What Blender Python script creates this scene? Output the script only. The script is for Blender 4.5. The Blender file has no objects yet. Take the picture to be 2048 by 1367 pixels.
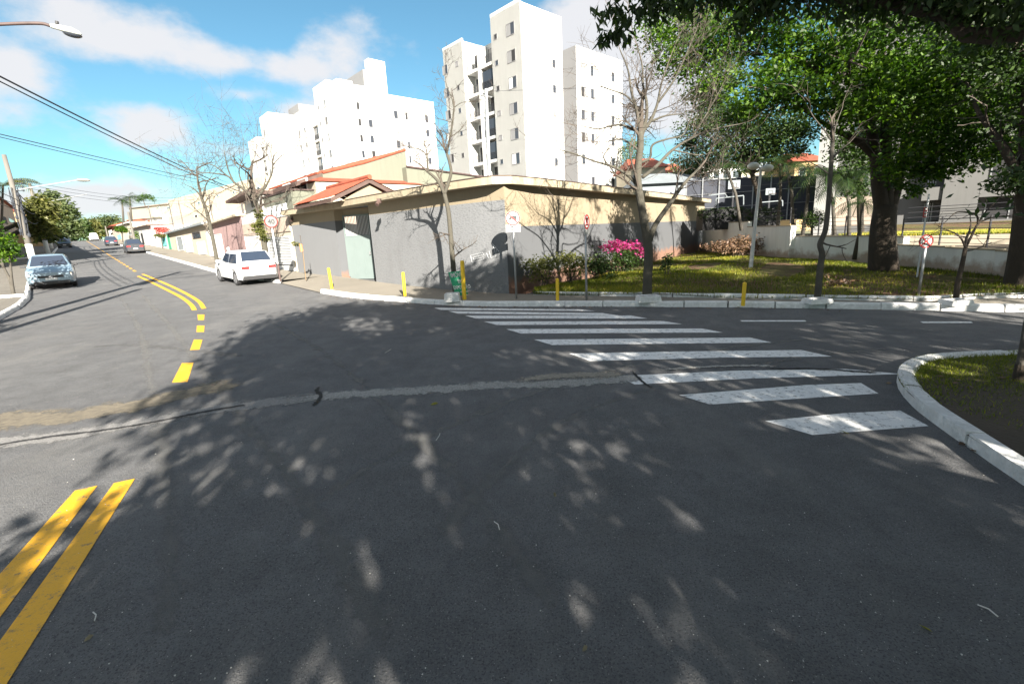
import bpy, math, random
import numpy as np
from mathutils import Vector, Matrix
random.seed(7); RNG=np.random.default_rng(7)
SC=bpy.context.scene; COL=SC.collection; R=math.radians
# ------------------------------------------------------------ camera
F=940.;CAMH=2.0;CX,CY=1024.,683.5
_dn=np.array([206,-4067.,-F]);_up=-_dn/np.linalg.norm(_dn)
_fw=np.array([0,0,-1.]);_y=_fw-_fw@_up*_up;_y/=np.linalg.norm(_y);_x=np.cross(_y,_up)
ROT=np.array([_x,_y,_up])
cam=bpy.data.cameras.new('camera');cam.sensor_width=36;cam.lens=36*F/2048;cam.clip_end=5000;cam.clip_start=.05
co=bpy.data.objects.new('camera',cam);COL.objects.link(co)
m=Matrix([list(r) for r in ROT]).to_4x4();m.translation=(0,0,CAMH);co.matrix_world=m
SC.camera=co
# ------------------------------------------------------------ light
SUN_AZ=-18.;SUN_EL=24.
SC.view_settings.view_transform='Standard';SC.view_settings.look='None';SC.view_settings.gamma=1
SC.view_settings.exposure=2.15
sl=bpy.data.lights.new('sun','SUN');sl.energy=5.0;sl.angle=R(.5);sl.color=(1,.93,.82)
so=bpy.data.objects.new('sun',sl);COL.objects.link(so)
_d=Vector((math.sin(R(SUN_AZ))*math.cos(R(SUN_EL)),math.cos(R(SUN_AZ))*math.cos(R(SUN_EL)),-math.sin(R(SUN_EL))))
so.rotation_euler=_d.to_track_quat('-Z','Y').to_euler()
def ray(px,py): return ROT@np.array([px-CX,CY-py,-F])/F
W=bpy.data.worlds.new('World');SC.world=W;W.use_nodes=True
def world():
    nt=W.node_tree;N=nt.nodes;L=nt.links;bg=N['Background']
    sky=N.new('ShaderNodeTexSky');sky.sky_type='NISHITA';sky.sun_disc=False
    sky.sun_elevation=R(SUN_EL);sky.sun_rotation=R(180+SUN_AZ);sky.air_density=1.0;sky.dust_density=.6;sky.ozone_density=2.0
    bg.inputs[1].default_value=.04
    tc=N.new('ShaderNodeTexCoord')
    nz=N.new('ShaderNodeTexNoise');nz.inputs['Scale'].default_value=5.5;nz.inputs['Detail'].default_value=9;nz.inputs['Roughness'].default_value=.58
    mp=N.new('ShaderNodeMapping');mp.inputs['Scale'].default_value=(1,1,1.7)
    L.new(tc.outputs['Generated'],mp.inputs['Vector']);L.new(mp.outputs[0],nz.inputs['Vector'])
    tot=None
    for it in [(20,135,95,45,.85),(265,75,170,62,1.05),(430,120,190,42,.95),(600,140,120,30,.5),(320,248,100,44,1.15),
            (490,190,110,26,.65),(600,225,150,40,.75),(690,100,80,50,.45),(1230,110,170,110,1.2),(1330,210,150,100,.95),(160,400,130,45,.95),(120,10,160,30,.4),
            (40,425,60,20,.6),(900,330,150,40,.45),(480,300,90,26,.6),(-400,200,300,80,.8),(2300,100,400,160,.7)]+[('d',x,y,z,r,w) for x,y,z,r,w in ((0,-.3,1,.45,1.1),(-.6,-.5,.7,.4,1.1),(.7,-.4,.6,.4,1.1),(0,-1,.35,.45,1.1),(.8,.3,.75,.3,1.),(-.9,-.2,.3,.3,1.),(.4,-.9,.8,.35,1.),(1,-.2,.25,.35,1.),(-.35,.25,1,.25,.9))]:  # 'd' entries: unseen clouds added overhead and behind for neutral fill light
        if it[0]=='d':
            d=np.array(it[1:4],float);d/=np.linalg.norm(d);w=it[5];ka=kb=1/it[4]
        else:
            px,py,a,b,w=it;d=ray(px,py);n=np.linalg.norm(d);d/=n;ka=F*n/a;kb=F*n/b
        T=np.cross(d,[0,0,1.]);T/=np.linalg.norm(T);B=np.cross(T,d)
        s=N.new('ShaderNodeVectorMath');s.operation='SUBTRACT';L.new(tc.outputs['Generated'],s.inputs[0]);s.inputs[1].default_value=tuple(d)
        o=[]
        for vec,k in ((T,ka),(B,kb)):
            q=N.new('ShaderNodeVectorMath');q.operation='DOT_PRODUCT';L.new(s.outputs[0],q.inputs[0]);q.inputs[1].default_value=tuple(vec*k);o.append(q)
        e=N.new('ShaderNodeVectorMath');e.operation='DOT_PRODUCT';L.new(s.outputs[0],e.inputs[0]);e.inputs[1].default_value=tuple(d*2)
        c=N.new('ShaderNodeCombineXYZ')
        for i,q in enumerate(o+[e]): L.new(q.outputs['Value'],c.inputs[i])
        l=N.new('ShaderNodeVectorMath');l.operation='LENGTH';L.new(c.outputs[0],l.inputs[0])
        f=N.new('ShaderNodeMath');f.operation='MULTIPLY_ADD';L.new(l.outputs['Value'],f.inputs[0]);f.inputs[1].default_value=-w*.8;f.inputs[2].default_value=w
        if tot is None: tot=f
        else:
            mx=N.new('ShaderNodeMath');mx.operation='SMOOTH_MAX';mx.inputs[2].default_value=.25
            L.new(tot.outputs[0],mx.inputs[0]);L.new(f.outputs[0],mx.inputs[1]);tot=mx
    cl=N.new('ShaderNodeMath');cl.operation='MAXIMUM';L.new(tot.outputs[0],cl.inputs[0]);cl.inputs[1].default_value=-.6
    ad=N.new('ShaderNodeMath');ad.operation='MULTIPLY_ADD';L.new(nz.outputs['Fac'],ad.inputs[0]);ad.inputs[1].default_value=2.3;ad.inputs[2].default_value=-1.15
    a2=N.new('ShaderNodeMath');a2.operation='ADD';L.new(cl.outputs[0],a2.inputs[0]);L.new(ad.outputs[0],a2.inputs[1])
    mr=N.new('ShaderNodeMapRange');mr.interpolation_type='SMOOTHSTEP';mr.inputs[1].default_value=.0;mr.inputs[2].default_value=.62;mr.inputs[3].default_value=0;mr.inputs[4].default_value=.95
    L.new(a2.outputs[0],mr.inputs[0])
    tint=N.new('ShaderNodeMix');tint.data_type='RGBA';tint.blend_type='MULTIPLY';tint.inputs[0].default_value=1
    L.new(sky.outputs[0],tint.inputs[6]);tint.inputs[7].default_value=(.66,.97,.93,1)
    mx=N.new('ShaderNodeMix');mx.data_type='RGBA';L.new(mr.outputs[0],mx.inputs[0]);L.new(tint.outputs[2],mx.inputs[6]);mx.inputs[7].default_value=(5.0,5.0,5.15,1)
    L.new(mx.outputs[2],bg.inputs[0])
world()
# ------------------------------------------------------------ frame, terrain, picking points where things stand
A=R(-41.69);UX=np.array([math.sin(A),math.cos(A),0]);VX=np.array([math.cos(A),-math.sin(A),0]);G=.0357
def terr(x,y):
    u=x*UX[0]+y*UX[1]
    sp=lambda t,w:w*np.logaddexp(0,t/w)
    return G*sp(u-13.,3.)-(G+.03)*sp(u-188.,6.)
def P(u,v,z=None,dz=0.):
    p=UX*u+VX*v; p[2]=(terr(p[0],p[1]) if z is None else z)+dz; return p
O=np.array([0,0,CAMH])
def tp(px,py,dz=0.):
    v=ray(px,py);f=lambda t:(O+v*t)[2]-terr(*(O+v*t)[:2])-dz
    lo=.3;t=.3
    while f(t)>0 and t<600: lo=t;t*=1.04
    hi=t
    for _ in range(40):
        m=(lo+hi)/2
        if f(m)>0: lo=m
        else: hi=m
    return O+v*lo
def at(px,py,d): v=ray(px,py);return O+v*(d/v[1])
def pv(px,py,v0):
    r=ray(px,py);t=v0/(r@VX);p=O+r*t;return p@UX,p[2]
def pu(px,py,u0):
    r=ray(px,py);t=u0/(r@UX);p=O+r*t;return p@VX,p[2]
def uvof(p): return float(p@UX),float(p@VX)
# ------------------------------------------------------------ materials
def base(name):
    m=bpy.data.materials.new(name);m.use_nodes=True;nt=m.node_tree;return m,nt,nt.nodes,nt.links,nt.nodes['Principled BSDF']
def noise(N,L,pos,scale,detail=6,rough=.6):
    n=N.new('ShaderNodeTexNoise');n.inputs['Scale'].default_value=scale;n.inputs['Detail'].default_value=detail;n.inputs['Roughness'].default_value=rough
    L.new(pos,n.inputs['Vector']);return n.outputs['Fac']
def ramp(N,L,src,stops):
    r=N.new('ShaderNodeValToRGB');e=r.color_ramp.elements
    while len(e)<len(stops): e.new(.5)
    for i,(p,c) in enumerate(stops):
        e[i].position=p;e[i].color=(c,c,c,1) if isinstance(c,(int,float)) else (*c,1)
    L.new(src,r.inputs[0]);return r.outputs[0]
def mix(N,L,f,a,b,mode='MIX'):
    n=N.new('ShaderNodeMix');n.data_type='RGBA';n.blend_type=mode
    for i,s in ((0,f),(6,a),(7,b)):
        if isinstance(s,(int,float)): n.inputs[i].default_value=s
        elif isinstance(s,tuple): n.inputs[i].default_value=(*s,1)
        else: L.new(s,n.inputs[i])
    return n.outputs[2]
def posn(N,L,sc=None):
    g=N.new('ShaderNodeNewGeometry')
    if sc is None: return g.outputs['Position']
    m=N.new('ShaderNodeMapping');m.inputs['Scale'].default_value=sc;L.new(g.outputs['Position'],m.inputs['Vector']);return m.outputs[0]
def bump(N,L,b,h,s,d=.02):
    n=N.new('ShaderNodeBump');n.inputs['Strength'].default_value=s;n.inputs['Distance'].default_value=d;L.new(h,n.inputs['Height']);L.new(n.outputs[0],b.inputs['Normal'])
def M(name,c,rough=.8,var=.18,sc=1.5,fine=0,fs=60,metal=0,bmp=0,bs=40,spec=None,streak=0,dirt=None):
    m,nt,N,L,b=base(name);p=posn(N,L)
    c2=tuple(x*(1-var) for x in c);col=mix(N,L,ramp(N,L,noise(N,L,p,sc),[(.3,0.),(.7,1.)]),c2,c)
    if fine: col=mix(N,L,ramp(N,L,noise(N,L,p,fs,3),[(.35,0.),(.65,1.)]),tuple(x*(1-fine) for x in c),col,'MIX')
    if streak:
        ps=posn(N,L,(3.,3.,.25));col=mix(N,L,ramp(N,L,noise(N,L,ps,1.3,8,.7),[(.45,0.),(.75,streak)]),col,tuple(x*.45 for x in c))
    if dirt:
        g=N.new('ShaderNodeSeparateXYZ');L.new(p,g.inputs[0])
        mm=N.new('ShaderNodeMath');mm.operation='MULTIPLY_ADD';L.new(noise(N,L,p,2.5),mm.inputs[0]);mm.inputs[1].default_value=-.9;L.new(g.outputs[2],mm.inputs[2])
        col=mix(N,L,ramp(N,L,mm.outputs[0],[(max(0,dirt[0]-.25),.75),(max(.01,dirt[0]),0.)]),col,dirt[1])
    L.new(col,b.inputs['Base Color']);b.inputs['Roughness'].default_value=rough;b.inputs['Metallic'].default_value=metal
    if spec is not None: b.inputs['Specular IOR Level'].default_value=spec
    if bmp: bump(N,L,b,noise(N,L,p,bs,5),bmp)
    return m
def asphalt():
    m,nt,N,L,b=base('asphalt');p=posn(N,L)
    big=ramp(N,L,noise(N,L,p,.22,5),[(.35,(.094,.096,.103)),(.65,(.134,.136,.141))])
    mid=ramp(N,L,noise(N,L,p,2.2,8,.7),[(.28,.66),(.72,1.3)])
    c=mix(N,L,1.,big,mid,'MULTIPLY')
    c=mix(N,L,ramp(N,L,noise(N,L,p,55,6,.8),[(.42,0.),(.62,.55)]),c,(.18,.175,.165))
    c=mix(N,L,ramp(N,L,noise(N,L,p,95,2),[(.36,.75),(.46,0.)]),c,(.038,.038,.041))
    c=mix(N,L,ramp(N,L,noise(N,L,p,14,8,.75),[(.35,.3),(.5,0.)]),c,(.06,.06,.063));c=mix(N,L,ramp(N,L,noise(N,L,posn(N,L,(1.,.35,1)),1.1,9,.7),[(.5,0.),(.72,.45)]),c,(.19,.185,.175))
    v=N.new('ShaderNodeTexVoronoi');v.inputs['Scale'].default_value=40;L.new(p,v.inputs['Vector'])
    c=mix(N,L,ramp(N,L,v.outputs['Distance'],[(.07,.8),(.13,0.)]),c,(.34,.33,.31))
    dark=noise(N,L,posn(N,L,(1,1,1)),.9,10,.75)
    c=mix(N,L,ramp(N,L,dark,[(.60,0.),(.68,.35)]),c,(.05,.05,.055))
    L.new(c,b.inputs['Base Color']);b.inputs['Roughness'].default_value=.82;b.inputs['Specular IOR Level'].default_value=.3
    a=N.new('ShaderNodeMath');a.operation='ADD';L.new(noise(N,L,p,80,4,.7),a.inputs[0]);L.new(noise(N,L,p,3,4),a.inputs[1])
    bump(N,L,b,a.outputs[0],1.,.016);return m
def paint(name,c,wear=.5,sc=9):
    m,nt,N,L,b=base(name);p=posn(N,L)
    w=ramp(N,L,noise(N,L,p,sc,12,.8),[(wear-.02,0.),(wear+.08,1.)])
    col=mix(N,L,noise(N,L,p,3,6),tuple(x*.85 for x in c),c)
    col=mix(N,L,ramp(N,L,noise(N,L,p,70,5,.8),[(.56,0.),(.7,.5)]),col,(.12,.12,.12))
    L.new(mix(N,L,w,col,(.1,.1,.098)),b.inputs['Base Color']);b.inputs['Roughness'].default_value=.65
    bump(N,L,b,noise(N,L,p,80,4),.5,.008);return m
def leafmat(name,a,b_,c,trans=.45):
    m,nt,N,L,b=base(name)
    t=N.new('ShaderNodeAttribute');t.attribute_name='tint'
    col=ramp(N,L,t.outputs['Fac'],[(0.,a),(.5,b_),(1.,c)])
    L.new(col,b.inputs['Base Color']);b.inputs['Roughness'].default_value=.5;b.inputs['Specular IOR Level'].default_value=.35
    tr=N.new('ShaderNodeBsdfTranslucent');L.new(mix(N,L,1.,col,(1.1,1.35,.5),'MULTIPLY'),tr.inputs['Color'])
    ms=N.new('ShaderNodeMixShader');ms.inputs[0].default_value=trans;L.new(b.outputs[0],ms.inputs[1]);L.new(tr.outputs[0],ms.inputs[2])
    L.new(ms.outputs[0],N['Material Output'].inputs['Surface']);return m
def glassy(name,c,rough=.08):
    m,nt,N,L,b=base(name);b.inputs['Base Color'].default_value=(*c,1);b.inputs['Roughness'].default_value=rough;b.inputs['Specular IOR Level'].default_value=.8;return m
def carpaint(name,c,metal=.0):
    m,nt,N,L,b=base(name);b.inputs['Base Color'].default_value=(*c,1);b.inputs['Roughness'].default_value=.35;b.inputs['Metallic'].default_value=metal
    b.inputs['Coat Weight'].default_value=.6;b.inputs['Coat Roughness'].default_value=.05
    p=posn(N,L);L.new(ramp(N,L,noise(N,L,p,4,5),[(.3,.28),(.7,.42)]),b.inputs['Roughness']);return m
def brick_tile(name,c):
    m,nt,N,L,b=base(name);p=posn(N,L);v=N.new('ShaderNodeTexVoronoi');v.inputs['Scale'].default_value=4.5;L.new(p,v.inputs['Vector'])
    L.new(mix(N,L,v.outputs['Color'],tuple(x*.6 for x in c),c),b.inputs['Base Color']);b.inputs['Roughness'].default_value=.85
    bump(N,L,b,noise(N,L,p,20),.4);return m
def roughcast():
    m,nt,N,L,b=base('roughcast_grey');p=posn(N,L,(1,1,1.6))
    v=N.new('ShaderNodeTexVoronoi');v.inputs['Scale'].default_value=11;L.new(p,v.inputs['Vector'])
    n=noise(N,L,p,16,6,.65)
    a=N.new('ShaderNodeMath');a.operation='ADD';L.new(v.outputs['Distance'],a.inputs[0]);L.new(n,a.inputs[1])
    c=mix(N,L,ramp(N,L,a.outputs[0],[(.5,0.),(1.,1.)]),(.125,.13,.137),(.158,.163,.17))
    c=mix(N,L,ramp(N,L,noise(N,L,posn(N,L,(1,1,.4)),1.2,8),[(.5,0.),(.75,.5)]),c,(.11,.11,.115))
    L.new(c,b.inputs['Base Color']);b.inputs['Roughness'].default_value=.9;bump(N,L,b,a.outputs[0],.6,.009);return m
MAT=dict(
 asphalt=asphalt(), yellow=paint('yellow_paint',(.78,.4,.012),.565,14), white_line=paint('white_road_paint',(.8,.8,.79),.545,12),
 kerb=M('kerb_paint',(.78,.78,.77),.8,.3,4,.3,18,bmp=.8,bs=18,streak=.35), walk=M('sidewalk_concrete',(.18,.165,.14),.95,.35,.9,.3,35,bmp=.6,bs=30,streak=.6),
 walk2=M('sidewalk_mortar',(.24,.215,.175),.95,.3,.7,.2,40,bmp=.5,bs=22), soil=M('soil',(.085,.065,.045),1,.4,2,.3,40,bmp=.8,bs=25),
 ground=M('far_ground',(.13,.14,.08),1,.4,.1), grass_base=M('turf',(.11,.09,.015),1,.5,1.2,.5,40,bmp=.9,bs=50),
 roughcast=roughcast(), smooth_grey=M('smooth_grey_paint',(.155,.16,.168),.85,.08,1,.05,40,bmp=.15,bs=30,streak=.1),
 cream=M('cream_paint',(.25,.205,.14),.85,.1,1.2,.04,30,bmp=.12,bs=25,streak=.14,dirt=None), fascia=M('fascia_cream',(.34,.29,.205),.85,.15,2,streak=.5),
 greyr=M('grey_paint_dirty',(.085,.089,.096),.85,.1,1,.05,40,bmp=.2,bs=30,dirt=(.33,(.2,.1,.06))),
 sage=M('sage_render',(.15,.155,.12),.9,.12,.8,.04,30,streak=.25), white=M('white_paint',(.56,.555,.54),.8,.06,.6,streak=.08),
 tower=M('tower_white',(.56,.56,.545),.8,.06,.3,streak=.12), tower_shade=M('tower_grey_and_shade',(.2,.2,.205),.8,.05,.3), wwall=M('white_retaining_wall',(.8,.8,.76),.85,.12,.8,.06,30,streak=.3,dirt=(.25,(.28,.17,.1))),  # tower_shade: grey of frames and shutters, also shade painted on side and well faces
 pink=M('pink_render',(.3,.2,.195),.9,.12,1,streak=.3), beige=M('beige_render',(.43,.38,.3),.9,.12,.7,streak=.25), creamfar=M('pale_yellow_render',(.5,.445,.34),.9,.1,.4,streak=.2), tan=M('tan_render',(.42,.34,.28),.9,.15,.8,streak=.3),
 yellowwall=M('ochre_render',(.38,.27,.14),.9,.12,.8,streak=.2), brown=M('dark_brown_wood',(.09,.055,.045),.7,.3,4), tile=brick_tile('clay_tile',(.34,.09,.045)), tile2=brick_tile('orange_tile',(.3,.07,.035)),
 door=M('pale_green_steel',(.15,.185,.18),.5,.08,2), steel=M('galvanised_steel',(.38,.39,.4),.45,.2,4,metal=.6), darkmetal=M('dark_metal',(.035,.035,.04),.5,.2,4),
 lightmetal=M('white_metal',(.6,.61,.62),.5,.1,3), bollard=M('yellow_enamel',(.78,.5,.02),.5,.15,8,.1,40), rust=M('rusty_steel',(.085,.055,.05),.7,.35,6), concrete=M('pole_concrete',(.15,.14,.125),.95,.25,2,.2,40,bmp=.4,bs=30,streak=.4),
 whitewash=M('whitewash',(.72,.72,.7),.85,.15,3), bark=M('grey_bark',(.1,.09,.075),.95,.45,5,.4,40,bmp=.9,bs=30), palebark=M('pale_bark',(.085,.078,.06),.95,.4,6,.3,40,bmp=.8,bs=30), darkbark=M('dark_bark',(.055,.042,.03),.95,.4,3,.35,25,bmp=1,bs=18),
 twig=M('twig_bark',(.075,.06,.047),.9,.3,5), teal=M('teal_paint',(.08,.3,.3),.6,.15,2), green=M('green_paint',(.05,.27,.15),.6,.15,2), orange=M('orange_plastic',(.7,.2,.06),.5,.1,3), stake=M('wooden_stake',(.2,.14,.08),.8,.2,5),
 glass=glassy('window_glass',(.035,.04,.05)), dark=M('dark_opening',(.02,.02,.022),.8,.1,2), carglass=glassy('car_glass',(.02,.03,.05),.03), rubber=M('tyre_rubber',(.022,.022,.024),.85,.15,8), rim=M('alloy_rim',(.35,.36,.38),.35,.1,8,metal=.7),
 carwhite=carpaint('car_white',(.52,.53,.54)), carsilver=carpaint('car_silver_blue',(.2,.275,.34),.1), cardark=carpaint('car_dark',(.05,.055,.065),.3), carblue=carpaint('car_dark_blue',(.03,.045,.07),.3),carblack=carpaint('car_black',(.025,.028,.03)),
 red=glassy('red_lens',(.55,.03,.03),.15), lens=glassy('clear_lens',(.55,.5,.42),.1), plastic=M('black_plastic',(.03,.03,.032),.6,.1,3), plate=M('plate_grey',(.6,.6,.6),.5,.05,3),
 signred=M('sign_red',(.38,.012,.01),.5,.1,5), sunwhite=M('sunlit_dimmed_white',(.17,.17,.168)),sunred=M('sunlit_dimmed_red',(.13,.012,.008)),signwhite=M('sign_white',(.5,.5,.49),.5,.08,5), ink=M('sign_black',(.02,.02,.02),.5,.1,5), signgreen=M('board_green',(.01,.28,.13),.6,.1,4),  # sunwhite, sunred: sign colours darkened to offset direct sun on the speed sign
 net=M('court_netting',(.045,.05,.065),.9,.25,.7), roofgrey=M('fibre_cement_roof',(.2,.225,.24),.9,.25,.6,streak=.4), wire=M('cable_black',(.03,.035,.045),.7,.1,2), chalk=M('chalk_spray',(.6,.62,.64),.9,.1,8),
 lamp=M('lamp_housing',(.62,.65,.6),.4,.1,3), globe=M('lamp_globe',(.6,.6,.55),.3,.1,3),
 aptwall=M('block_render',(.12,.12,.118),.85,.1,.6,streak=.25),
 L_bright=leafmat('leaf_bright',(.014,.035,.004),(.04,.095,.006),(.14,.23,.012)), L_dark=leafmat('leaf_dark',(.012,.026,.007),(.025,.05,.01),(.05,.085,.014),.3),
 L_far=leafmat('leaf_far',(.05,.075,.03),(.09,.12,.05),(.14,.17,.07)), L_olive=leafmat('leaf_olive',(.05,.055,.02),(.1,.11,.03),(.2,.19,.06)), L_pink=leafmat('bract_pink',(.25,.02,.12),(.5,.04,.22),(.65,.12,.35)),
 L_red=leafmat('bract_red',(.35,.05,.05),(.55,.1,.1),(.6,.25,.2)), L_dry=leafmat('leaf_dry',(.07,.045,.03),(.14,.08,.05),(.25,.17,.1),.2), L_grass=leafmat('grass_blade',(.07,.09,.006),(.16,.19,.012),(.42,.33,.05),.35), L_palm=leafmat('palm_leaf',(.01,.022,.008),(.022,.045,.012),(.05,.08,.02),.2),
)
def turf():
    m,nt,N,L,b=base('turf_and_earth');p=posn(N,L)
    c=mix(N,L,noise(N,L,p,3,8),(.05,.045,.008),(.13,.11,.016));c=mix(N,L,ramp(N,L,noise(N,L,p,.55,8,.7),[(.47,0.),(.56,1.)]),c,mix(N,L,noise(N,L,p,18,6),(.05,.025,.012),(.17,.085,.04)))
    L.new(c,b.inputs['Base Color']);b.inputs['Roughness'].default_value=1;bump(N,L,b,noise(N,L,p,35,6),1.,.05);return m
MAT['grass_base']=turf()
# ------------------------------------------------------------ mesh builder
class MB:
    def __init__(s): s.v=[];s.f=[];s.m=[];s.uv=None
    def add(s,vs,fs,mi=0):
        o=len(s.v);s.v+= [tuple(map(float,p)) for p in vs];s.f+=[tuple(i+o for i in f) for f in fs];s.m+=[mi]*len(fs);return s
    def hexa(s,c,mi=0): return s.add(c,[(0,3,2,1),(4,5,6,7),(0,1,5,4),(1,2,6,5),(2,3,7,6),(3,0,4,7)],mi)
    def box(s,x0,x1,y0,y1,z0,z1,mi=0): return s.hexa([(x0,y0,z0),(x1,y0,z0),(x1,y1,z0),(x0,y1,z0),(x0,y0,z1),(x1,y0,z1),(x1,y1,z1),(x0,y1,z1)],mi)
    def buv(s,u0,u1,v0,v1,z0,z1,mi=0):
        return s.hexa([UX*u+VX*v+np.array([0,0,z]) for z in (z0,z1) for u,v in ((u0,v0),(u0,v1),(u1,v1),(u1,v0))],mi)
    def prism(s,poly,vec,mi=0):
        n=len(poly);a=[np.array(p,float) for p in poly];b=[p+np.array(vec,float) for p in a]
        return s.add(a+b,[tuple(range(n))[::-1],tuple(range(n,2*n))]+[(i,(i+1)%n,n+(i+1)%n,n+i) for i in range(n)],mi)
    def tube(s,pts,rad,n=8,mi=0,cap=True):
        pts=[np.array(p,float) for p in pts];k=len(pts)
        if isinstance(rad,(int,float)): rad=[rad]*k
        vs=[];prev=None
        for i in range(k):
            t=pts[min(i+1,k-1)]-pts[max(i-1,0)];t=t/(np.linalg.norm(t)+1e-9)
            if prev is None:
                a=np.array([0,0,1.]) if abs(t[2])<.9 else np.array([1.,0,0]);x=np.cross(t,a)
            else: x=prev-t*(prev@t)
            x/=np.linalg.norm(x)+1e-9;y=np.cross(t,x);prev=x
            for j in range(n):
                an=2*math.pi*j/n;vs.append(pts[i]+(x*math.cos(an)+y*math.sin(an))*rad[i])
        fs=[(i*n+j,i*n+(j+1)%n,(i+1)*n+(j+1)%n,(i+1)*n+j) for i in range(k-1) for j in range(n)]
        if cap: fs+=[tuple(range(n))[::-1],tuple((k-1)*n+j for j in range(n))]
        return s.add(vs,fs,mi)
    def ribbon(s,a,b,mi=0,uv=False):
        n=len(a);s.add(list(a)+list(b),[(i,i+1,n+i+1,n+i) for i in range(n-1)],mi);return s
    def grid(s,fn,nu,nv,mi=0):
        vs=[fn(i/nu,j/nv) for i in range(nu+1) for j in range(nv+1)]
        return s.add(vs,[(i*(nv+1)+j,(i+1)*(nv+1)+j,(i+1)*(nv+1)+j+1,i*(nv+1)+j+1) for i in range(nu) for j in range(nv)],mi)
    def ball(s,c,r,n=10,mi=0):
        c=np.array(c,float);r=np.array(r if hasattr(r,'__len__') else (r,r,r),float)
        return s.grid(lambda a,b:c+r*np.array([math.sin(b*math.pi)*math.cos(a*2*math.pi),math.sin(b*math.pi)*math.sin(a*2*math.pi),math.cos(b*math.pi)]),n,max(4,n//2),mi)
    def build(s,name,mats,parent=None,smooth=False,bevel=0):
        me=bpy.data.meshes.new(name);me.from_pydata(s.v,[],s.f)
        for x in (mats if isinstance(mats,(list,tuple)) else [mats]): me.materials.append(MAT[x] if isinstance(x,str) else x)
        me.polygons.foreach_set('material_index',s.m)
        if smooth: me.polygons.foreach_set('use_smooth',[True]*len(s.f))
        me.update();o=bpy.data.objects.new(name,me);COL.objects.link(o)
        if parent is not None:
            o.parent=parent;o.matrix_parent_inverse=Matrix.Translation(parent.location).inverted() if parent.get('_t') else Matrix.Identity(4)
        if bevel:
            bm=o.modifiers.new('bevel','BEVEL');bm.width=bevel;bm.segments=2;bm.limit_method='ANGLE'
        return o
def tag(o,label,cat,group=None,kind=None):
    if label:o['label']=label
    if cat:o['category']=cat
    if group:o['group']=group
    if kind:o['kind']=kind
    return o
def thing(name,label,cat,loc,group=None):
    o=bpy.data.objects.new(name,None);o.location=tuple(map(float,loc));o.empty_display_size=.3;o['_t']=1;COL.objects.link(o);return tag(o,label,cat,group)
def struct(mb,name,mats,kind='structure',**k): o=mb.build(name,mats,**k);o['kind']=kind;return o
def catmull(pts,n=8):
    pts=[np.array(p,float) for p in pts];q=[2*pts[0]-pts[1]]+pts+[2*pts[-1]-pts[-2]];out=[]
    for i in range(1,len(q)-2):
        for k in range(n):
            t=k/n;out.append(.5*((2*q[i])+(-q[i-1]+q[i+1])*t+(2*q[i-1]-5*q[i]+4*q[i+1]-q[i+2])*t*t+(-q[i-1]+3*q[i]-3*q[i+1]+q[i+2])*t**3))
    return out+[pts[-1]]
def onz(p,dz): return np.array([p[0],p[1],terr(p[0],p[1])+dz])
def offset(path,d):
    out=[]
    for i,p in enumerate(path):
        t=path[min(i+1,len(path)-1)]-path[max(i-1,0)];t=t/np.linalg.norm(t[:2]);out.append(np.array([p[0]+t[1]*d,p[1]-t[0]*d,p[2]]))
    return out
# leaves
def leaves(name,mat,clusters,parent,size=.12,width=.45,droop=.2,clump=.35,per=28,flat=False):
    """clusters: (centre, radii, count)"""
    C=[];T=[]
    for c,r,n in clusters:
        c=np.array(c,float);r=np.array(r if hasattr(r,'__len__') else (r,r,r*.8),float)
        k=max(1,int(n/per));d=RNG.normal(size=(k,3));d/=np.linalg.norm(d,axis=1)[:,None]
        rr=RNG.random(k)**.45;cc=c+d*rr[:,None]*r
        tt=RNG.random(k)
        idx=RNG.integers(0,k,n);C.append(cc[idx]+RNG.normal(size=(n,3))*clump*np.minimum(r,1.5)*np.array([1,1,.6]));T.append(np.clip(tt[idx]*.6+RNG.random(n)*.4,0,1))
    C=np.concatenate(C);T=np.concatenate(T);n=len(C)
    d=RNG.normal(size=(n,3));d[:,2]=d[:,2]*.5-droop*2;d/=np.linalg.norm(d,axis=1)[:,None]
    q=RNG.normal(size=(n,3));q[:,2]*=.4 if flat else 1;s=np.cross(d,q);s/=np.linalg.norm(s,axis=1)[:,None]
    nn=np.cross(d,s);L=(size*(.6+.8*RNG.random(n)))[:,None]
    v=np.empty((n,4,3));v[:,0]=C;v[:,1]=C+d*L*.45+s*L*width*.5+nn*L*.06;v[:,2]=C+d*L;v[:,3]=C+d*L*.45-s*L*width*.5+nn*L*.06
    me=bpy.data.meshes.new(name);me.vertices.add(4*n);me.vertices.foreach_set('co',v.ravel())
    me.loops.add(4*n);me.loops.foreach_set('vertex_index',np.arange(4*n));me.polygons.add(n);me.polygons.foreach_set('loop_start',np.arange(0,4*n,4));me.polygons.foreach_set('loop_total',np.full(n,4))
    a=me.attributes.new('tint','FLOAT','FACE');a.data.foreach_set('value',T.astype(np.float32))
    me.materials.append(MAT[mat]);me.update(calc_edges=True);me.validate()
    o=bpy.data.objects.new(name,me);COL.objects.link(o)
    if parent is not None:
        o.parent=parent;o.matrix_parent_inverse=Matrix.Translation(parent.location).inverted()
    return o
def rdir(): v=RNG.normal(size=3);return v/np.linalg.norm(v)
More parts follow.
